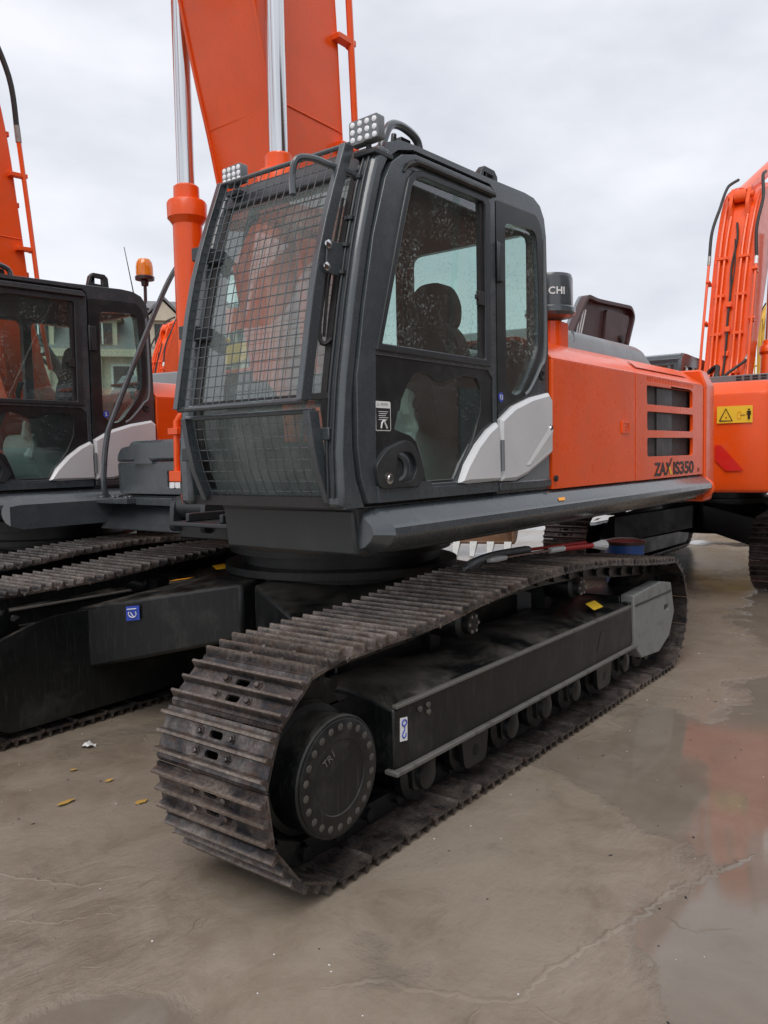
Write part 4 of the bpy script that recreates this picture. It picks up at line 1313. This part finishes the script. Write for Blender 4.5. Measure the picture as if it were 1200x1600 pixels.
# ---- boom, cylinders -------------------------------------------------------------
BF = [(3.72, 2.10), (3.62, 2.55), (3.52, 3.02), (3.45, 3.33), (3.385, 3.60), (3.31, 3.87), (3.235, 4.17), (3.14, 4.55), (3.00, 4.95), (2.76, 5.32), (2.30, 5.72), (1.40, 6.28), (0.2, 6.95), (-0.7, 7.42)]
BR = [(4.06, 2.10), (4.115, 2.60), (4.105, 3.10), (4.09, 3.50), (4.07, 3.90), (4.05, 4.30), (4.01, 4.72), (3.92, 5.15), (3.74, 5.55), (3.42, 5.90), (2.90, 6.25), (1.70, 6.90), (0.4, 7.52), (-0.55, 7.86)]
PIV = Vector((3.93, 1.595, 2.15))
def boom():
    prof = BF + BR[::-1]
    n = len(BF)
    bfs = smoothpath([(x, 0, z) for x, z in BF], 3); brs = smoothpath([(x, 0, z) for x, z in BR], 3)
    sidep = [(p.x, p.z) for p in bfs] + [(p.x, p.z) for p in reversed(brs)]
    m = MB(); m.plate(sidep, 1.305, 1.325)
    bo = m.build('boom', 'orange', X, 0.004)
    m = MB(); m.plate(sidep, 1.865, 1.885)
    m.build('side_plate', 'orange', bo, 0.004)
    for (pp, off, nm) in ((bfs, 0.022, 'under_plate'), (brs, -0.022, 'top_plate')):
        m = MB(); vs = []; fs = []
        for i, p in enumerate(pp):
            q = pp[min(i + 1, len(pp) - 1)] - pp[max(i - 1, 0)]
            nn = Vector((q.z, 0, -q.x)).normalized()
            if nm == 'top_plate': nn = -nn
            # inwards
            a = p + nn * 0.014; b = p + nn * 0.034
            vs += [(a.x, 1.325, a.z), (a.x, 1.865, a.z), (b.x, 1.865, b.z), (b.x, 1.325, b.z)]
            if i:
                k = (i - 1) * 4
                for e in range(4):
                    fs.append((k + e, k + (e + 1) % 4, k + 4 + (e + 1) % 4, k + 4 + e))
        m.add(vs, fs)
        m.build(nm, 'orange', bo, smooth=40)
    # weld seams
    m = MB()
    m.tube([(3.385 + 0.02, 1.32, 3.63), (3.385 + 0.015, 1.87, 3.63)], 0.012, 6)
    m.build('weld_seam', 'orange', bo)
    m = MB(); m.tube([(3.36, 1.304, 3.66), (4.07, 1.304, 3.64)], 0.006, 5)
    m.build('weld_seam', 'orange', bo)
    # grease pipe and clamps on the near side
    m = MB()
    m.tube(smoothpath([(4.13, 1.26, 2.5), (4.165, 1.26, 3.0), (4.15, 1.26, 3.6), (4.125, 1.26, 4.2), (4.112, 1.26, 4.48)], 4), 0.021, 8)
    m.build('oil_pipe', 'orange', bo)
    m = MB(); m.tube([(4.113, 1.26, 4.46), (4.108, 1.26, 4.60)], 0.026, 8); m.build('pipe_fitting', 'steel', bo)
    m = MB(); m.tube(smoothpath([(4.108, 1.26, 4.58), (4.08, 1.26, 5.0), (3.93, 1.31, 5.45), (3.66, 1.34, 5.85), (3.3, 1.40, 6.15)], 6), 0.024, 8)
    m.build('hose', 'rubber', bo)
    for z in (3.55, 4.18):
        m = MB(); m.box(4.0, 4.16, 1.245, 1.305, z - 0.018, z + 0.018); m.tube([(4.14, 1.26, z), (4.14, 1.305, z)], 0.026, 8); m.build('pipe_clamp', 'orange', bo, 0.004)
    # mirrored pipe on the far side
    m = MB(); m.tube(smoothpath([(4.13, 1.93, 2.5), (4.165, 1.93, 3.0), (4.15, 1.93, 3.6), (4.125, 1.93, 4.2), (4.112, 1.93, 4.40)], 4), 0.021, 8); m.build('oil_pipe', 'orange', bo)
    m = MB(); m.tube([(4.113, 1.93, 4.38), (4.108, 1.93, 4.50)], 0.026, 8); m.build('pipe_fitting', 'decal_white', bo)
    m = MB(); m.tube(smoothpath([(4.108, 1.93, 4.48), (4.10, 1.90, 4.95), (3.98, 1.93, 5.45), (3.70, 1.86, 5.9), (3.3, 1.80, 6.2)], 6), 0.024, 8); m.build('hose', 'rubber', bo)
    for z in (3.55, 4.3):
        m = MB(); m.box(4.0, 4.16, 1.885, 1.945, z - 0.018, z + 0.018); m.tube([(4.14, 1.885, z), (4.14, 1.97, z)], 0.026, 8); m.build('pipe_clamp', 'orange', bo, 0.004)
    # pipes running up the back of the boom
    for (y, ytop) in ((1.40, 1.38), (1.465, 1.48), (1.70, 1.72), (1.78, 1.82)):
        def bx(z):
            for i in range(len(BR) - 1):
                if BR[i][1] <= z <= BR[i + 1][1]:
                    t = (z - BR[i][1]) / (BR[i + 1][1] - BR[i][1]); return BR[i][0] + (BR[i + 1][0] - BR[i][0]) * t
            return BR[-1][0]
        pts = [(bx(2.30) + 0.05, y + (0.05 if y > 1.6 else -0.05), 2.30)] + [(bx(z) + 0.035, y + (ytop - y) * max(0, (z - 4) / 2), z) for z in (2.55, 3.0, 3.5, 4.0, 4.5, 5.0, 5.4, 5.75)]
        m = MB(); m.tube(smoothpath(pts, 3), 0.021, 7)
        m.build('oil_pipe', 'orange', bo)
    for z in (2.75, 3.35, 3.95, 4.55):
        for ya in (1.365, 1.67):
            m = MB(); x = 4.11 - max(0, z - 3.4) * 0.05; m.box(x - 0.03, x + 0.04, ya, ya + 0.15, z - 0.022, z + 0.022); m.build('pipe_clamp', 'orange', bo, 0.004)
    for z in (3.05, 3.42, 3.80):
        m = MB(); m.box(4.06, 4.14, 1.555, 1.635, z - 0.04, z + 0.04); m.build('cable_clip', 'orange', bo, 0.006)
    m = MB(); m.tube(smoothpath([(4.14, 1.595, 2.35), (4.13, 1.59, 2.8), (4.13, 1.60, 3.2), (4.115, 1.59, 3.6), (4.10, 1.60, 4.0), (4.07, 1.58, 4.4), (4.02, 1.62, 4.85), (3.95, 1.58, 5.15)], 4), 0.017, 6)
    m.tube(smoothpath([(4.10, 1.60, 4.0), (4.085, 1.63, 4.4), (4.045, 1.595, 4.85)], 4), 0.010, 6)
    m.build('cable_loom', 'rubber', bo)
    # arm cylinder foot on top of the bend
    for ya in (1.44, 1.68):
        m = MB(); m.plate(rpoly([(3.86, 5.15), (3.98, 5.45), (3.86, 5.75), (3.70, 5.80), (3.50, 5.80)], 0.08), ya, ya + 0.05); m.build('cylinder_lug', 'orange', bo, 0.006)
    m = MB(); m.tube([(3.84, 1.40, 5.62), (3.84, 1.77, 5.62)], 0.05, 12); m.tube([(3.84, 1.50, 5.62), (3.84, 1.67, 5.62)], 0.10, 16)
    m.tube([(3.80, 1.585, 5.66), (2.0, 1.585, 7.05)], 0.10, 14)
    m.build('arm_cylinder', 'orange', bo)
    # bell hoses at the boom foot
    m = MB(); m.tube(smoothpath([(4.45, 1.595, 2.30), (4.40, 1.59, 2.62), (4.28, 1.55, 2.80), (4.18, 1.44, 2.80), (4.14, 1.34, 2.70)], 6), [0.045] * 7 + [0.034] * 18, 8)
    m.tube(smoothpath([(4.42, 1.56, 2.45), (4.32, 1.70, 2.66), (4.20, 1.86, 2.86), (4.15, 1.91, 2.95)], 5), 0.022, 8)
    m.build('hose', 'rubber', bo)
    m = MB(); m.tube([(4.145, 1.35, 2.71), (4.13, 1.31, 2.64)], 0.030, 8); m.tube([(4.165, 1.895, 2.92), (4.14, 1.92, 3.0)], 0.026, 8); m.build('pipe_fitting', 'steel', bo)
    # arm hanging from the boom tip
    m = MB(); m.plate(rpoly([(-0.95, 8.25), (-0.45, 8.15), (-0.30, 7.5), (-0.85, 5.2), (-1.05, 5.2), (-1.0, 7.4)], 0.1), 1.42, 1.77); m.build('arm', 'orange', bo, 0.01)
    return bo
bo = boom(); bo['role'] = 'boom'
for o in [bo] + [c_ for c_ in bpy.data.objects if c_.parent is bo]:       # boom is slimmer towards its back edge
    for v in o.data.vertices:
        x, z = v.co.x + O.x, v.co.z
        v.co.x -= 0.115 * min(1, max(0, (x - 3.60) / 0.35)) * min(1, max(0, (z - 2.3) / 0.6))
for (y, mat_) in ((1.205, 0), (1.985, 1)):
    m = MB()
    m.lathe((3.300, y, 0), (0, 0, 1), [(0.088, 1.46), (0.095, 1.50), (0.088, 1.54), (0.088, 3.075), (0.105, 3.10), (0.118, 3.115), (0.120, 3.20), (0.112, 3.215), (0.078, 3.22), (0.076, 3.30), (0.066, 3.31)], 24)
    cy = m.build('boom_cylinder', 'orange', X, smooth=30); cy['role'] = 'cylinder'
    m = MB(); m.lathe((3.300, y, 0), (0, 0, 1), [(0.052, 3.25), (0.052, 5.0)], 24); m.build('piston_rod', 'chrome', cy)
    for i_ in range(5):
        pass
    m = MB(); m.plate(rpoly([(3.22, 1.47), (3.235, 1.38), (3.27, 1.30), (3.33, 1.30), (3.365, 1.38), (3.38, 1.47)], 0.03), y - 0.06, y + 0.06); m.build('cylinder_eye', 'orange', cy, 0.01)
    m = MB(); m.tube([(3.30, y - 0.13, 1.375), (3.30, y + 0.13, 1.375)], 0.075, 20); m.build('pin_boss', 'darkgrey', cy)
    m = MB()
    m.tube([(3.19, y + 0.05, 1.55), (3.20, y + 0.05, 1.90), (3.25, y + 0.03, 1.98)], 0.020, 8)
    m.box(3.16, 3.30, y - 0.02, y + 0.09, 1.535, 1.60); m.box(3.17, 3.24, y + 0.01, y + 0.10, 1.82, 1.86)
    m.build('cylinder_pipe', 'orange', cy, 0.003)
# cylinder foot brackets and front flange
for y in (1.06, 1.35, 1.84, 2.13):
    m = MB(); m.plate(rpoly([(3.20, 1.22), (3.55, 1.22), (3.60, 1.45), (3.36, 1.46), (3.22, 1.42)], 0.05), y - 0.02, y + 0.02)
    m.build('cylinder_bracket', 'darkgrey', X, 0.008)
m = MB(); m.box(2.99, 3.30, 1.36, 1.86, 1.285, 1.310); m.box(3.02, 3.30, 1.44, 1.47, 1.31, 1.36); m.box(3.02, 3.30, 1.73, 1.76, 1.31, 1.36)
m.build('front_flange', 'darkgrey', X, 0.006)
m = MB(); m.box(3.25, 3.50, 1.05, 2.10, 1.18, 1.29); m.build('front_beam', 'under_black', X, 0.01)
m = MB(); m.plate([(3.60, 1.44), (4.40, 1.44), (4.30, 2.10), (4.05, 2.36), (3.80, 2.30)], 1.235, 1.295); m.plate([(3.60, 1.44), (4.40, 1.44), (4.30, 2.10), (4.05, 2.36), (3.80, 2.30)], 1.895, 1.955)
m.build('boom_foot', 'orange', X, 0.01)

# ---- right-hand tool box, step, handrail ------------------------------------------------
m = MB(); m.plate(rpoly([(2.25, 1.44), (2.93, 1.44), (2.945, 1.655), (2.26, 1.66)], 0.025, 3), 3.40, 4.70, axis='x', holes=[rpoly([(2.275, 1.475), (2.405, 1.48), (2.405, 1.595), (2.275, 1.60)], 0.015, 3)])
tb = m.build('tool_box', 'grey', X, 0.01)
m = MB(); m.box(3.43, 3.46, 2.26, 2.42, 1.47, 1.61); m.build('light_recess', 'decal_black', tb)
for (y, z) in ((2.29, 1.50), (2.29, 1.55), (2.35, 1.50), (2.35, 1.55)):
    m = MB(); m.plate(rpoly([(y, z - 0.02), (y + 0.05, z - 0.02), (y + 0.05, z + 0.02), (y, z + 0.02)], 0.008, 2), 3.412, 3.429, axis='x'); m.build('lens', 'lens', tb, 0.004)
m = MB(); m.plate([(2.24, 1.662), (2.945, 1.658), (2.93, 1.71), (2.89, 1.755), (2.80, 1.768), (2.76, 1.80), (2.30, 1.803), (2.24, 1.78)], 3.385, 4.70, axis='x'); m.build('box_lid', 'grey', tb, 0.02)
m = MB(); m.plate(rpoly([(2.52, 1.645), (2.75, 1.645), (2.70, 1.685), (2.57, 1.685)], 0.015), 3.375, 3.40, axis='x'); m.build('lid_latch', 'grey', tb, 0.004)
m = MB(); m.plate([(3.26, 2.66), (3.40, 2.66), (3.40, 3.11), (3.26, 3.11)], 1.380, 1.418, axis='z')
for i in range(6): m.lathe((3.285 + 0.08 * (i % 2), 2.70 + 0.07 * i, 1.418), (0, 0, 1), [(0.022, 0), (0.016, 0.012)], 8)
m.box(3.33, 3.40, 2.28, 2.66, 1.37, 1.42)
m.build('step', 'grey', tb, 0.003)
m = MB(); m.plate([(2.20, 1.22), (2.90, 1.24), (3.05, 1.43), (2.20, 1.43)], 3.42, 6.9, axis='x'); m.build('right_deck', 'darkgrey', X, 0.01)
m = MB(); m.tube(smoothpath([(3.38, 3.02, 1.40), (3.335, 3.02, 1.47), (3.345, 3.02, 1.65), (3.375, 3.02, 1.83), (3.43, 3.02, 1.97), (3.79, 3.02, 2.69), (4.00, 3.02, 3.06), (4.10, 3.02, 3.14), (4.30, 3.02, 3.16), (4.65, 3.02, 3.16), (4.75, 3.02, 3.08), (4.76, 3.02, 2.3), (4.76, 3.02, 1.5)], 5), 0.020, 8)
m.build('handrail', 'grey', X)
m = MB(); m.box(4.72, 6.2, 2.20, 3.05, 1.44, 2.05); m.build('fuel_tank', 'orange', X, 0.03)

# ------------------------------------------------------------------ other machines (copies)
KIDS = {}
for o in bpy.data.objects:
    if o.parent is not None:
        KIDS.setdefault(o.parent.name, []).append(o)
X['_'] = 0
del X['_']

def boom_tilt(root, deg):
    for ch in root.children:
        if ch.get('role') == 'boom':
            p = PIV - O
            ch.matrix_local = Matrix.Translation(p) @ Matrix.Rotation(radians(deg), 4, 'Y') @ Matrix.Translation(-p)
            if 'role' in ch: del ch['role']
        elif ch.get('role') == 'cylinder':
            p = Vector((3.30, 1.595, 1.375)) - O
            ch.matrix_local = Matrix.Translation(p) @ Matrix.Rotation(radians(deg * 0.8), 4, 'Y') @ Matrix.Translation(-p)
            del ch['role']

B = copy_tree(X, None, ('guard', 'number', 'intake'))
B.location = (O.x + 0.05, O.y + 3.70, 0)
B['label'] = 'orange excavator with amber beacon on its cab and no windscreen guard'
C = copy_tree(X, None, ('guard', 'number'))
C.location = (12.25, 1.37, 0); C.rotation_euler = (0, 0, pi)
C['label'] = 'orange excavator with its counterweight and yellow warning sign turned towards the yard'
E_ = copy_tree(X, None, ('guard', 'number', 'intake'))
E_.location = (14.3, 17.7, 0); E_.rotation_euler = (0, 0, pi + 0.1)
E_['label'] = 'orange excavator standing far back in front of the dormered house'
Y1 = copy_tree(X, None, ('guard', 'number'), {'orange': 'yellow'})
Y1.location = (20.3, 25.4, 0); Y1.rotation_euler = (0, 0, pi * 0.75)
Y1['label'] = 'yellow excavator standing far back below the dormered house'
Y2 = copy_tree(X, None, ('guard', 'number'), {'orange': 'yellow'})
Y2.location = (27.0, 4.05, 0); Y2.rotation_euler = (0, 0, pi)
Y2['label'] = 'yellow excavator far beyond the raised orange boom with pipes'
boom_tilt(B, -3.0)
for q, dg_ in ((X, 0), (C, -13), (E_, -12), (Y1, -14), (Y2, 0)):
    boom_tilt(q, dg_)
for o in bpy.data.objects:
    if 'drop' in o: del o['drop']

# number sticker, beacon and aerial of the second machine (drawn in machine coordinates)
def onB(m, name, mat, parent=B, **k): return m.build(name, mat, parent, **k)
m = MB(); m.lathe((3.86, 0.1135, 2.045), (0, -1, 0), [(0.028, 0), (0.028, 0.0015)], 20); d = onB(m, 'number_sticker', 'decal_blue')
text('5', 0.042, 'decal_white', side_m(3.848, 0.1105, 2.031), d, 'number_lettering')
bx_, by_ = 4.50, 0.40
m = MB(); m.tube(smoothpath([(4.31, by_, 3.02), (4.42, by_, 3.01), (4.49, by_, 3.05), (4.50, by_, 3.12), (bx_, by_, 3.24)], 5), 0.015, 8); bk = onB(m, 'beacon_stalk', 'maroon')
m = MB(); m.lathe((bx_, by_, 0), (0, 0, 1), [(0.03, 3.20), (0.035, 3.24), (0.082, 3.25), (0.085, 3.275), (0.075, 3.285)], 20); onB(m, 'beacon_base', 'maroon', bk)
m = MB(); m.lathe((bx_, by_, 0), (0, 0, 1), [(0.075, 3.284), (0.074, 3.36), (0.068, 3.40), (0.05, 3.428), (0.02, 3.436)], 24); onB(m, 'beacon_lens', 'amber', bk)
m = MB(); m.tube([(4.40, 0.40, 3.01), (4.30, 0.40, 3.50)], [0.006, 0.003], 5); m.tube([(4.29, 0.40, 3.02), (4.41, 0.40, 3.01)], 0.009, 6); onB(m, 'aerial', 'rubber')

# ------------------------------------------------------------------ house behind
def house():
    H = thing('house', 'cream house with grey mansard roof and gabled dormers behind the machines', 'house', (28.6, 35.2, 0), 0.0)
    ang = math.atan2(-2.007 - 35.2, 0 - 28.6)          # faces the yard
    H.scale = (1.0, 1.0, 1.13)
    H.rotation_euler = (0, 0, ang)                       # local +x looks at the yard
    def part(m, n, mat, p=H, **k): return m.build(n, mat, p, **k)
    def mb(): return MB((0, 0, 0))
    w = part(mb().box(-8, 0, -9, 9, 0, 6.6), 'wall', 'cream')
    part(mb().box(-8.4, 0.5, -9.4, 9.4, 6.4, 6.75), 'cornice', 'cream', w)
    rf = mb()
    rf.add([(0.3, -9.2, 6.75), (0.3, 9.2, 6.75), (-8.2, 9.2, 6.75), (-8.2, -9.2, 6.75), (-1.3, -7.8, 9.0), (-1.3, 7.8, 9.0), (-6.7, 7.8, 9.0), (-6.7, -7.8, 9.0), (-3, -6, 9.6), (-3, 6, 9.6), (-5, 6, 9.6), (-5, -6, 9.6)],
           [(0, 1, 5, 4), (1, 2, 6, 5), (2, 3, 7, 6), (3, 0, 4, 7), (4, 5, 9, 8), (5, 6, 10, 9), (6, 7, 11, 10), (7, 4, 8, 11), (8, 9, 10, 11), (0, 3, 2, 1)])
    ro = part(rf, 'roof', 'roof_slate')
    part(mb().box(-3.9, -3.1, 1.2, 2.0, 9.3, 10.6), 'chimney', 'roof_slate', ro)
    for y in (-6.2, -3.0, 0.2, 3.4, 6.6):
        d = mb(); d.box(-1.6, 0.15, y - 0.75, y + 0.75, 6.75, 8.2)
        do = part(d, 'dormer', 'cream')
        d = mb(); d.plate([(y - 1.0, 8.15), (y + 1.0, 8.15), (y, 9.05)], -2.0, 0.4, axis='x'); part(d, 'dormer_gable', 'cream', do)
        d = mb(); d.plate([(y - 1.1, 8.18), (y, 9.18), (y + 1.1, 8.18), (y + 1.1, 8.32), (y, 9.34), (y - 1.1, 8.32)], -2.1, 0.5, axis='x'); part(d, 'dormer_roof', 'roof_slate', do)
        d = mb(); d.box(0.151, 0.20, y - 0.5, y + 0.5, 7.0, 8.0); part(d, 'window', 'black', do)
        d = mb(); d.box(0.20, 0.24, y - 0.04, y + 0.04, 7.0, 8.0); part(d, 'mullion', 'white', do)
    for y in (-7.2, -4.6, -2.0, 0.6, 3.2, 5.8, 8.0):
        for z in (1.2, 4.2):
            d = mb(); d.box(0.002, 0.05, y - 0.65, y + 0.65, z, z + 1.9); wi = part(d, 'window_frame', 'white')
            d = mb(); d.box(0.05, 0.07, y - 0.53, y + 0.53, z + 0.12, z + 1.78); part(d, 'pane', 'black', wi)
    for y in (-5.9, -3.3, -0.7, 1.9, 4.5, 6.9):
        d = mb(); d.lathe((0.30, y, 0), (0, 0, 1), [(0.22, 0), (0.22, 6.39)], 12); part(d, 'column', 'cream')
    return H
house()

# ------------------------------------------------------------------ loose things
def mbw(): return MB((0, 0, 0))
# cleaning tools lying on the near track
t = thing('mop', 'grey rubber squeegee mop lying on the track shoes', 'mop', (0, 0, 0))
m = mbw(); m.tube(smoothpath([(3.80, 0.37, 1.035), (3.98, 0.41, 1.052), (4.25, 0.43, 1.060), (4.62, 0.40, 1.058)], 6), [0.010] * 3 + [0.026] * 15 + [0.02], 8); m.build('mop_head', 'lightgrey', t)
m = mbw(); m.tube([(4.60, 0.40, 1.056), (5.30, 0.32, 1.040)], 0.011, 8); m.build('handle', 'red', t)
t = thing('brush', 'white brush with red and silver handle lying on the track shoes', 'brush', (0, 0, 0))
m = mbw(); m.tube([(4.22, 0.350, 1.052), (4.85, 0.280, 1.045)], 0.012, 8); m.build('handle', 'chrome', t)
m = mbw(); m.tube([(4.06, 0.370, 1.053), (4.14, 0.360, 1.053), (4.23, 0.349, 1.052)], [0.013, 0.02, 0.014], 8); m.build('handle_end', 'white', t)
m = mbw(); m.tube([(4.85, 0.280, 1.045), (5.22, 0.240, 1.030)], 0.018, 8); m.build('sleeve', 'red', t)
m = mbw(); m.tube([(4.70, 0.297, 1.048), (4.86, 0.279, 1.045)], 0.019, 8); m.build('collar', 'white', t)
for k in range(14):
    a = 2 * pi * k / 14
    m = mbw(); m.tube([(5.21, 0.241 + 0.008 * cos(a), 1.030 + 0.008 * sin(a)), (5.37, 0.222 + 0.035 * cos(a), 1.020 + 0.03 * sin(a))], 0.008, 5); m.build('bristle_tuft', 'white', t)

# blue bin between the machines
t = thing('bin', 'blue plastic bin with maroon lid standing behind the track', 'bin', (8.03, 1.10, 0))
m = mbw(); m.lathe((0, 0, 0), (0, 0, 1), [(0.15, 0), (0.165, 0.02), (0.19, 0.70), (0.195, 0.72)], 24); m.build('tub', 'blue', t)
m = mbw(); m.lathe((0, 0, 0), (0, 0, 1), [(0.205, 0.72), (0.21, 0.735), (0.21, 0.755), (0.12, 0.775), (0.03, 0.78)], 24); m.build('lid', 'maroon', t)

# excavator bucket on the ground
t = thing('bucket', 'brown rusty digging bucket with pale teeth resting on the ground', 'bucket', (12.0, 5.15, 0.76), 0.35)
t.rotation_euler = (0, radians(-70), 0.35)
prof = smoothpath([(-0.75, 0, 0.42), (-0.55, 0, 0.12), (-0.1, 0, 0.0), (0.4, 0, 0.10), (0.62, 0, 0.5), (0.5, 0, 0.95)], 5)
m = mbw(); vs = []; fs = []
for i, p in enumerate(prof):
    vs += [(p.x, -0.65, p.z), (p.x, 0.65, p.z)]
    if i: fs.append((2 * i - 2, 2 * i - 1, 2 * i + 1, 2 * i))
m.add(vs, fs); o_ = m.build('bucket_shell', 'bucket_brown', t); sm = o_.modifiers.new('thick', 'SOLIDIFY'); sm.thickness = 0.04
for y in (-0.66, 0.62):
    m = mbw(); m.plate([(p.x, p.z) for p in prof], y, y + 0.04); m.build('bucket_side', 'bucket_brown', t)
for k in range(5):
    y = -0.56 + 0.28 * k
    m = mbw(); m.add([(-0.72, y - 0.06, 0.36), (-0.72, y + 0.06, 0.36), (-0.72, y + 0.06, 0.46), (-0.72, y - 0.06, 0.46), (-0.98, y - 0.035, 0.49), (-0.98, y + 0.035, 0.49), (-0.98, y + 0.035, 0.52), (-0.98, y - 0.035, 0.52)],
                     [(0, 1, 2, 3), (4, 7, 6, 5), (0, 4, 5, 1), (1, 5, 6, 2), (2, 6, 7, 3), (3, 7, 4, 0)]); m.build('tooth', 'plastic', t)
for y in (-0.2, 0.16):
    m = mbw(); m.plate(rpoly([(0.3, 0.9), (0.65, 0.5), (0.75, 0.9), (0.6, 1.1), (0.45, 1.1)], 0.06), y, y + 0.04); m.build('lug', 'orange', t)

# litter
def leaf(x, y, a, s, lab):
    m = MB((x, y, 0)); q = random.Random(int(a * 100))
    pts = []
    for k in range(9):
        th = 2 * pi * k / 9; rr = s * q.uniform(0.45, 1.05)
        pts.append((x + rr * cos(th + a), y + rr * 0.55 * sin(th + a), 0.004 + q.uniform(0, 0.006)))
    m.add(pts + [(x, y, 0.012)], [(k, (k + 1) % 9, 9) for k in range(9)] + [tuple(range(8, -1, -1))])
    o = m.build('leaf', 'leafy'); o.location = (x, y, 0.003)
    return tag(o, lab, 'leaf', 'yellow leaves on the wet ground')
leaf(2.127, 1.626, 0.3, 0.055, 'largest fallen yellow leaf flattened on the wet concrete')
leaf(2.379, 1.977, 1.2, 0.030, 'tiny fallen yellow leaf near the white paper scrap')
leaf(2.409, 1.688, 2.1, 0.036, 'small fallen yellow leaf between the largest leaf and the track')
leaf(2.336, 1.325, 0.9, 0.042, 'fallen yellow leaf lying right beside the mesh-guarded machine\'s track')
m = MB((2.645, 2.241, 0)); q = random.Random(5)
pts = []
for i in range(4):
    for j in range(4):
        pts.append((2.645 + (i - 1.5) * 0.024 + q.uniform(-0.008, 0.008), 2.241 + (j - 1.5) * 0.020 + q.uniform(-0.008, 0.008), 0.004 + q.uniform(0, 0.035) * (1 if 0 < i < 3 else 0.4)))
m.add(pts, [(i * 4 + j, i * 4 + j + 1, i * 4 + j + 5, i * 4 + j + 4) for i in range(3) for j in range(3)])
o = m.build('paper_scrap', 'white', smooth=10); o.location = (2.645, 2.241, 0)
tag(o, 'crumpled white paper scrap on the wet concrete between the tracks', 'paper')

# workshop on the other side of the yard, mirrored in the side panes
t = thing('workshop', 'brown brick workshop with roller doors across the yard', 'building', (24, -16, 0))
m = mbw(); m.box(-22, 30, -10, 0, 0, 11.5); m.build('wall', 'brick', t)
m = mbw(); m.plate([(-10.6, 11.5), (0.6, 11.5), (-5, 14.2)], -22.5, 30.5, axis='x'); m.build('roof', 'roof_slate', t)
for k in range(6):
    x = -20 + k * 8.3
    m = mbw(); m.box(x, x + 4.2, 0.002, 0.08, 0.0, 4.4); m.build('roller_door', 'darkgrey', t)
    for zz in (5.4, 8.4):
        m = mbw(); m.box(x + 1.0, x + 3.2, 0.002, 0.08, zz, zz + 1.9); m.build('window', 'black', t)
# grit and chips scattered over the wet concrete
for nm, mt, cnt, sd_, big in (('gravel', 'white', 260, 3, 0.0045), ('grit', 'decal_black', 260, 4, 0.006)):
    q = random.Random(sd_); m = mbw()
    for k in range(cnt):
        d_ = q.uniform(0.9, 1) * q.random() ** 0.5 * 7 + 1.3; a_ = q.uniform(0.12, 1.35)
        x = d_ * cos(a_); y = -2.0 + d_ * sin(a_)
        if -0.05 < y < 0.65 and 1.8 < x < 6.6: continue
        w = q.uniform(0.3, 1.0) * big; th = q.uniform(0, pi); st_r = q.uniform(0.6, 2.6)
        c, s_ = cos(th), sin(th)
        pts = [(x + w * st_r * c, y + w * st_r * s_, 0.001), (x - w * s_, y + w * c, 0.001), (x - w * st_r * c, y - w * st_r * s_, 0.001), (x + w * s_, y - w * c, 0.001), (x, y, 0.001 + w * 0.7)]
        m.add(pts, [(0, 1, 4), (1, 2, 4), (2, 3, 4), (3, 0, 4)])
    o = m.build(nm, mt); o['kind'] = 'stuff'; o['label'] = {'gravel': 'pale chips scattered over the wet concrete', 'grit': 'dark specks of grit on the wet concrete'}[nm]; o['category'] = 'grit'
q = random.Random(21)
for k in range(16):
    x = q.uniform(1.0, 1.9); y = q.uniform(0.05, 1.1); a_ = q.gauss(-0.75, 0.35); L_ = q.uniform(0.06, 0.22)
    crack([(x, y), (x + L_ * cos(a_) * 0.5, y + L_ * sin(a_) * 0.5), (x + L_ * cos(a_ + 0.3), y + L_ * sin(a_ + 0.3))], q.uniform(0.002, 0.0045), 30 + k)
